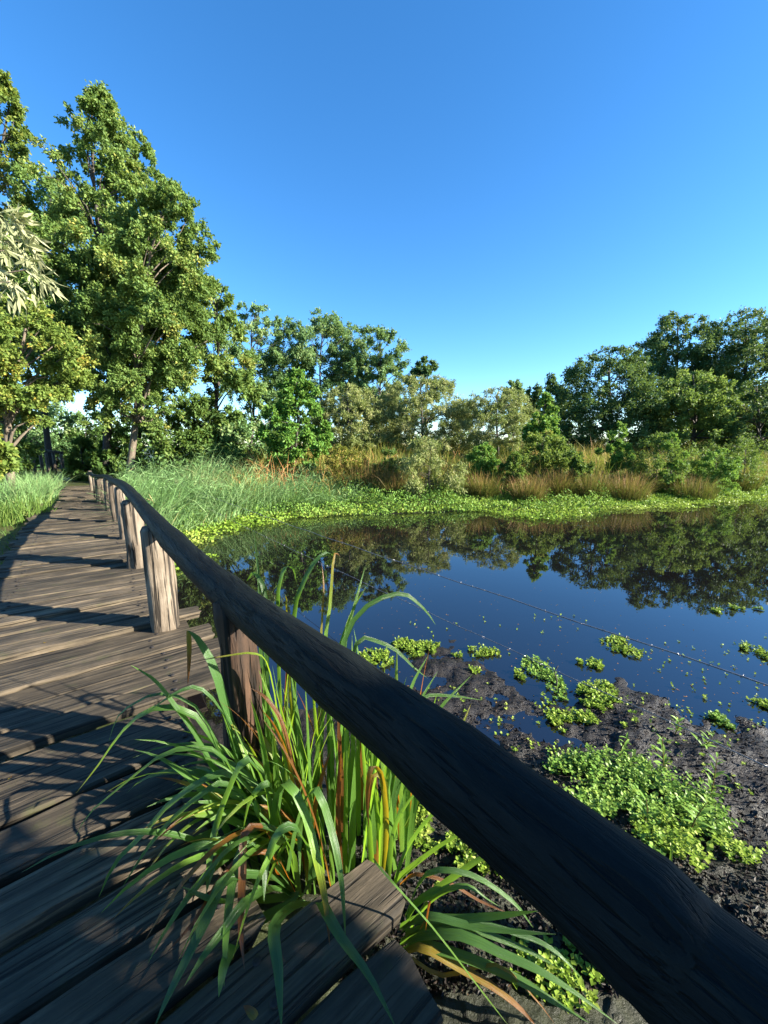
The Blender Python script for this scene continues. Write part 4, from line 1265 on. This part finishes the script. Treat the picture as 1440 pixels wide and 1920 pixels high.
# sunlit upright blades between the post and the rail
B2 = hit(640, 1560, -.34)
iris2 = iris(B2, 'upright sunlit iris clump standing behind the near handrail')
hand2 = [
    ([(560, 1500), (553, 1300), (553, 1154), (564, 1106), (588, 1057), (612, 1036), (627, 1044)], 1.55, 1.7, .024, -.1, .05),
    ([(540, 1480), (525, 1280), (522, 1134), (526, 1092), (536, 1064), (550, 1068), (555, 1090)], 1.6, 1.7, .024, -.1, .05),
    ([(600, 1500), (606, 1300), (611, 1189), (619, 1134), (626, 1043), (638, 1043)], 1.6, 1.8, .016, .15, .95),
    ([(590, 1500), (600, 1300), (603, 1180), (607, 1100), (603, 1055)], 1.6, 1.8, .010, .5, .85),
    ([(630, 1500), (640, 1300), (647, 1200), (665, 1134), (685, 1061)], 1.55, 1.8, .020, .0, .15),
    ([(640, 1500), (640, 1300), (644, 1203), (675, 1148), (717, 1120), (755, 1113), (779, 1127), (800, 1147), (817, 1172)], 1.6, 1.75, .020, -.1, .1),
    ([(640, 1500), (650, 1330), (668, 1208), (703, 1201), (744, 1220), (772, 1248), (802, 1272)], 1.5, 1.6, .016, -.1, .1),
    ([(720, 1550), (745, 1400), (769, 1293), (803, 1228)], 1.4, 1.6, .020, .05, .15),
    ([(725, 1550), (760, 1400), (785, 1320), (821, 1258)], 1.4, 1.6, .018, .0, .1),
    ([(740, 1550), (790, 1400), (821, 1333), (886, 1264)], 1.4, 1.6, .018, .05, .2),
    ([(730, 1550), (770, 1380), (790, 1311), (840, 1304), (906, 1313)], 1.4, 1.5, .014, .0, .1),
    ([(760, 1550), (820, 1430), (864, 1363), (884, 1318)], 1.35, 1.5, .012, .4, .6),
    ([(500, 1480), (490, 1250), (487, 1110), (476, 985)], 1.6, 1.75, .018, -.1, .1),
    ([(510, 1480), (500, 1260), (498, 1120), (478, 1075), (462, 1090)], 1.6, 1.75, .022, -.1, .05),
    ([(620, 1500), (618, 1300), (655, 1160), (690, 1095)], 1.6, 1.75, .014, .1, .4),
    ([(560, 1480), (545, 1300), (538, 1140), (536, 1118)], 1.55, 1.65, .016, .5, .6),
    ([(640, 1560), (640, 1450), (636, 1390), (634, 1300)], 1.30, 1.32, .016, .85, .95),
    ([(640, 1640), (634, 1540), (637, 1450), (640, 1370)], 1.25, 1.32, .018, .8, .95),
    ([(720, 1640), (725, 1540), (715, 1450), (695, 1440), (688, 1500), (692, 1555)], 1.24, 1.2, .020, .55, .95),
    ([(715, 1640), (722, 1550), (722, 1470), (700, 1455), (690, 1530)], 1.26, 1.2, .018, .4, .9),
    ([(560, 1480), (530, 1360), (500, 1310), (470, 1290)], 1.35, 1.4, .014, .8, .95),
    ([(555, 1500), (540, 1420), (515, 1360), (490, 1330)], 1.3, 1.35, .016, .65, .9),
]
for pts, D0, D1, W, a0, a1 in hand2:
    leaf_at(iris2, pix(pts, D0, D1), W * 1.15, a0, a1, r, twist=r.normal(0, .4), face=np.array([r.normal(0, .4), -1, .3]))
for k_ in range(95):
    u0 = r.uniform(500, 770)
    D_ = r.uniform(1.28, 1.75)
    b = at(u0, 1560, D_); b[2] = float(ground_z(b[0], b[1])) - .02
    dead = r.uniform() < .09
    o = gen_leaf(iris2, b, r.uniform(0, 6.28), r.uniform(0, .16), r.uniform(.55, .98), r.uniform(.0, .5), r.uniform(.016, .034), .7 if dead else r.uniform(.08, .30), .95 if dead else r.choice([.2, .3, .4]), r)

# fan of leaves under the rail, lower right
B3 = hit(770, 1740, -.30)
iris3 = iris(B3, 'iris clump fanning out to the right below the handrail')
hand3 = [
    ([(735, 1690), (742, 1655), (792, 1612), (850, 1572), (930, 1530)], 1.15, 1.15, .026, .1, .2),
    ([(760, 1740), (778, 1698), (828, 1662), (893, 1615), (960, 1580)], 1.10, 1.1, .022, .1, .2),
    ([(770, 1740), (803, 1695), (839, 1670), (879, 1664), (908, 1684), (937, 1700)], 1.10, 1.06, .024, .1, .15),
    ([(750, 1740), (789, 1724), (864, 1724), (937, 1717), (1010, 1708)], 1.08, .98, .024, .0, .1),
    ([(755, 1745), (799, 1719), (882, 1738), (973, 1749), (1043, 1752)], 1.06, .95, .026, .0, .1),
    ([(760, 1750), (839, 1731), (922, 1756), (994, 1785), (1041, 1812)], 1.06, .96, .020, .0, .1),
    ([(780, 1750), (900, 1735), (973, 1753), (1020, 1771), (1059, 1800), (1095, 1840)], 1.04, .95, .016, -.05, .1),
    ([(750, 1770), (789, 1756), (864, 1756), (937, 1789), (1009, 1821), (1081, 1865), (1160, 1922)], 1.04, .86, .032, .0, .1),
    ([(755, 1785), (792, 1774), (882, 1800), (973, 1839), (1027, 1872), (1105, 1918)], 1.02, .88, .028, .05, .1),
    ([(755, 1790), (792, 1778), (864, 1818), (922, 1850), (973, 1890), (1010, 1930)], 1.0, .88, .024, .62, .80),
    ([(700, 1610), (720, 1637), (810, 1738), (908, 1865), (955, 1925)], 1.05, .86, .006, .2, .3),
    ([(770, 1780), (800, 1720), (805, 1690), (798, 1745)], 1.04, 1.0, .010, .75, .9),
    ([(760, 1790), (830, 1830), (930, 1810), (1000, 1870), (1040, 1920)], 1.0, .9, .012, .6, .8),
    ([(750, 1660), (780, 1640), (840, 1655), (900, 1690), (960, 1715)], 1.18, 1.1, .012, .75, .9),
    ([(725, 1690), (730, 1620), (745, 1540), (790, 1470)], 1.18, 1.25, .022, .0, .1),
    ([(730, 1700), (760, 1600), (810, 1530), (860, 1500)], 1.15, 1.2, .020, .05, .1),
    ([(760, 1720), (800, 1640), (880, 1640), (960, 1690), (1000, 1740)], 1.12, 1.02, .018, .05, .1),
]
for pts, D0, D1, W, a0, a1 in hand3:
    leaf_at(iris3, pix(pts, D0, D1), W * 1.15, a0, a1, r, twist=r.normal(0, .3))
# clump beside the walk just out of the frame, its shadow falls on the near planks
B4 = np.array([.62, .42, float(ground_z(.62, .42)) - .02])
iris4 = iris(B4, 'iris clump hidden behind the nearest stretch of the handrail')
for k_ in range(44):
    b = B4 + np.array([r.normal(.05, .12), r.normal(-.05, .12), 0])
    gen_leaf(iris4, b, r.uniform(-1.2, 1.4), r.uniform(0, .22), r.uniform(.6, .88), r.uniform(.1, .6), r.uniform(.02, .032), r.uniform(-.1, .15), .3, r)
# seed pods
pod_pts = [((478, 1830 - 330), 1.22, (.2, -.3, -.4), iris1, 'yellow seed pod'), ((618, 1672), 1.10, (1, -.15, -.02), iris1, None)]
for (u, v), D, d_, root, lb in pod_pts:
    c = at(u, v, D) - np.array(root.location)
    d_ = np.array(d_, float); d_ /= np.linalg.norm(d_)
    P = np.array([c + d_ * t for t in np.linspace(0, .055, 8)])
    V, F, K = tube(P, [.002, .006, .0085, .0095, .0095, .008, .005, .001], 9)
    pm = tube_mesh('seed_pod', [(V, F, K)]); a_ = pm.attributes.new('tint', 'FLOAT', 'POINT'); a_.data.foreach_set('value', np.full(len(pm.vertices), .7, np.float32))
    obj('seed_pod', pm, M['pod'], root)

# a few fallen leaves and straws on the planks
fallen = [((100, 1222), .05, 'pale curled straw lying on the sunlit planks'), ((85, 1206), .022, 'small reddish fallen leaf on the sunlit planks'), ((238, 1172), .04, 'thin dark straw beside the nearest pale post'),
          ((20, 1460), .02, 'tiny pale fallen leaf near the left edge on a shaded plank'), ((470, 1900), .045, 'curled yellowish fallen leaf on the dark plank at the bottom')]
for q, ((u, v), ln, lb) in enumerate(fallen):
    r = np.random.default_rng(800 + q)
    c = hit(u, v, .006)
    t_ = np.linspace(-.5, .5, 7); az = r.uniform(0, 3.1)
    P = np.stack([t_ * ln * math.cos(az) - .3 * ln * t_ ** 2 * math.sin(az), t_ * ln * math.sin(az) + .3 * ln * t_ ** 2 * math.cos(az), .004 + .25 * ln * t_ ** 2 * 2], 1)
    o = obj('fallen_leaf', blade_mesh(P, ln * (.12 if q in (0, 2) else .45), .62, .85, r, 0.0, None, .3), M['iris'], None, c)
    tag(o, lb, 'fallen leaf', 'fallen leaves on the planks')
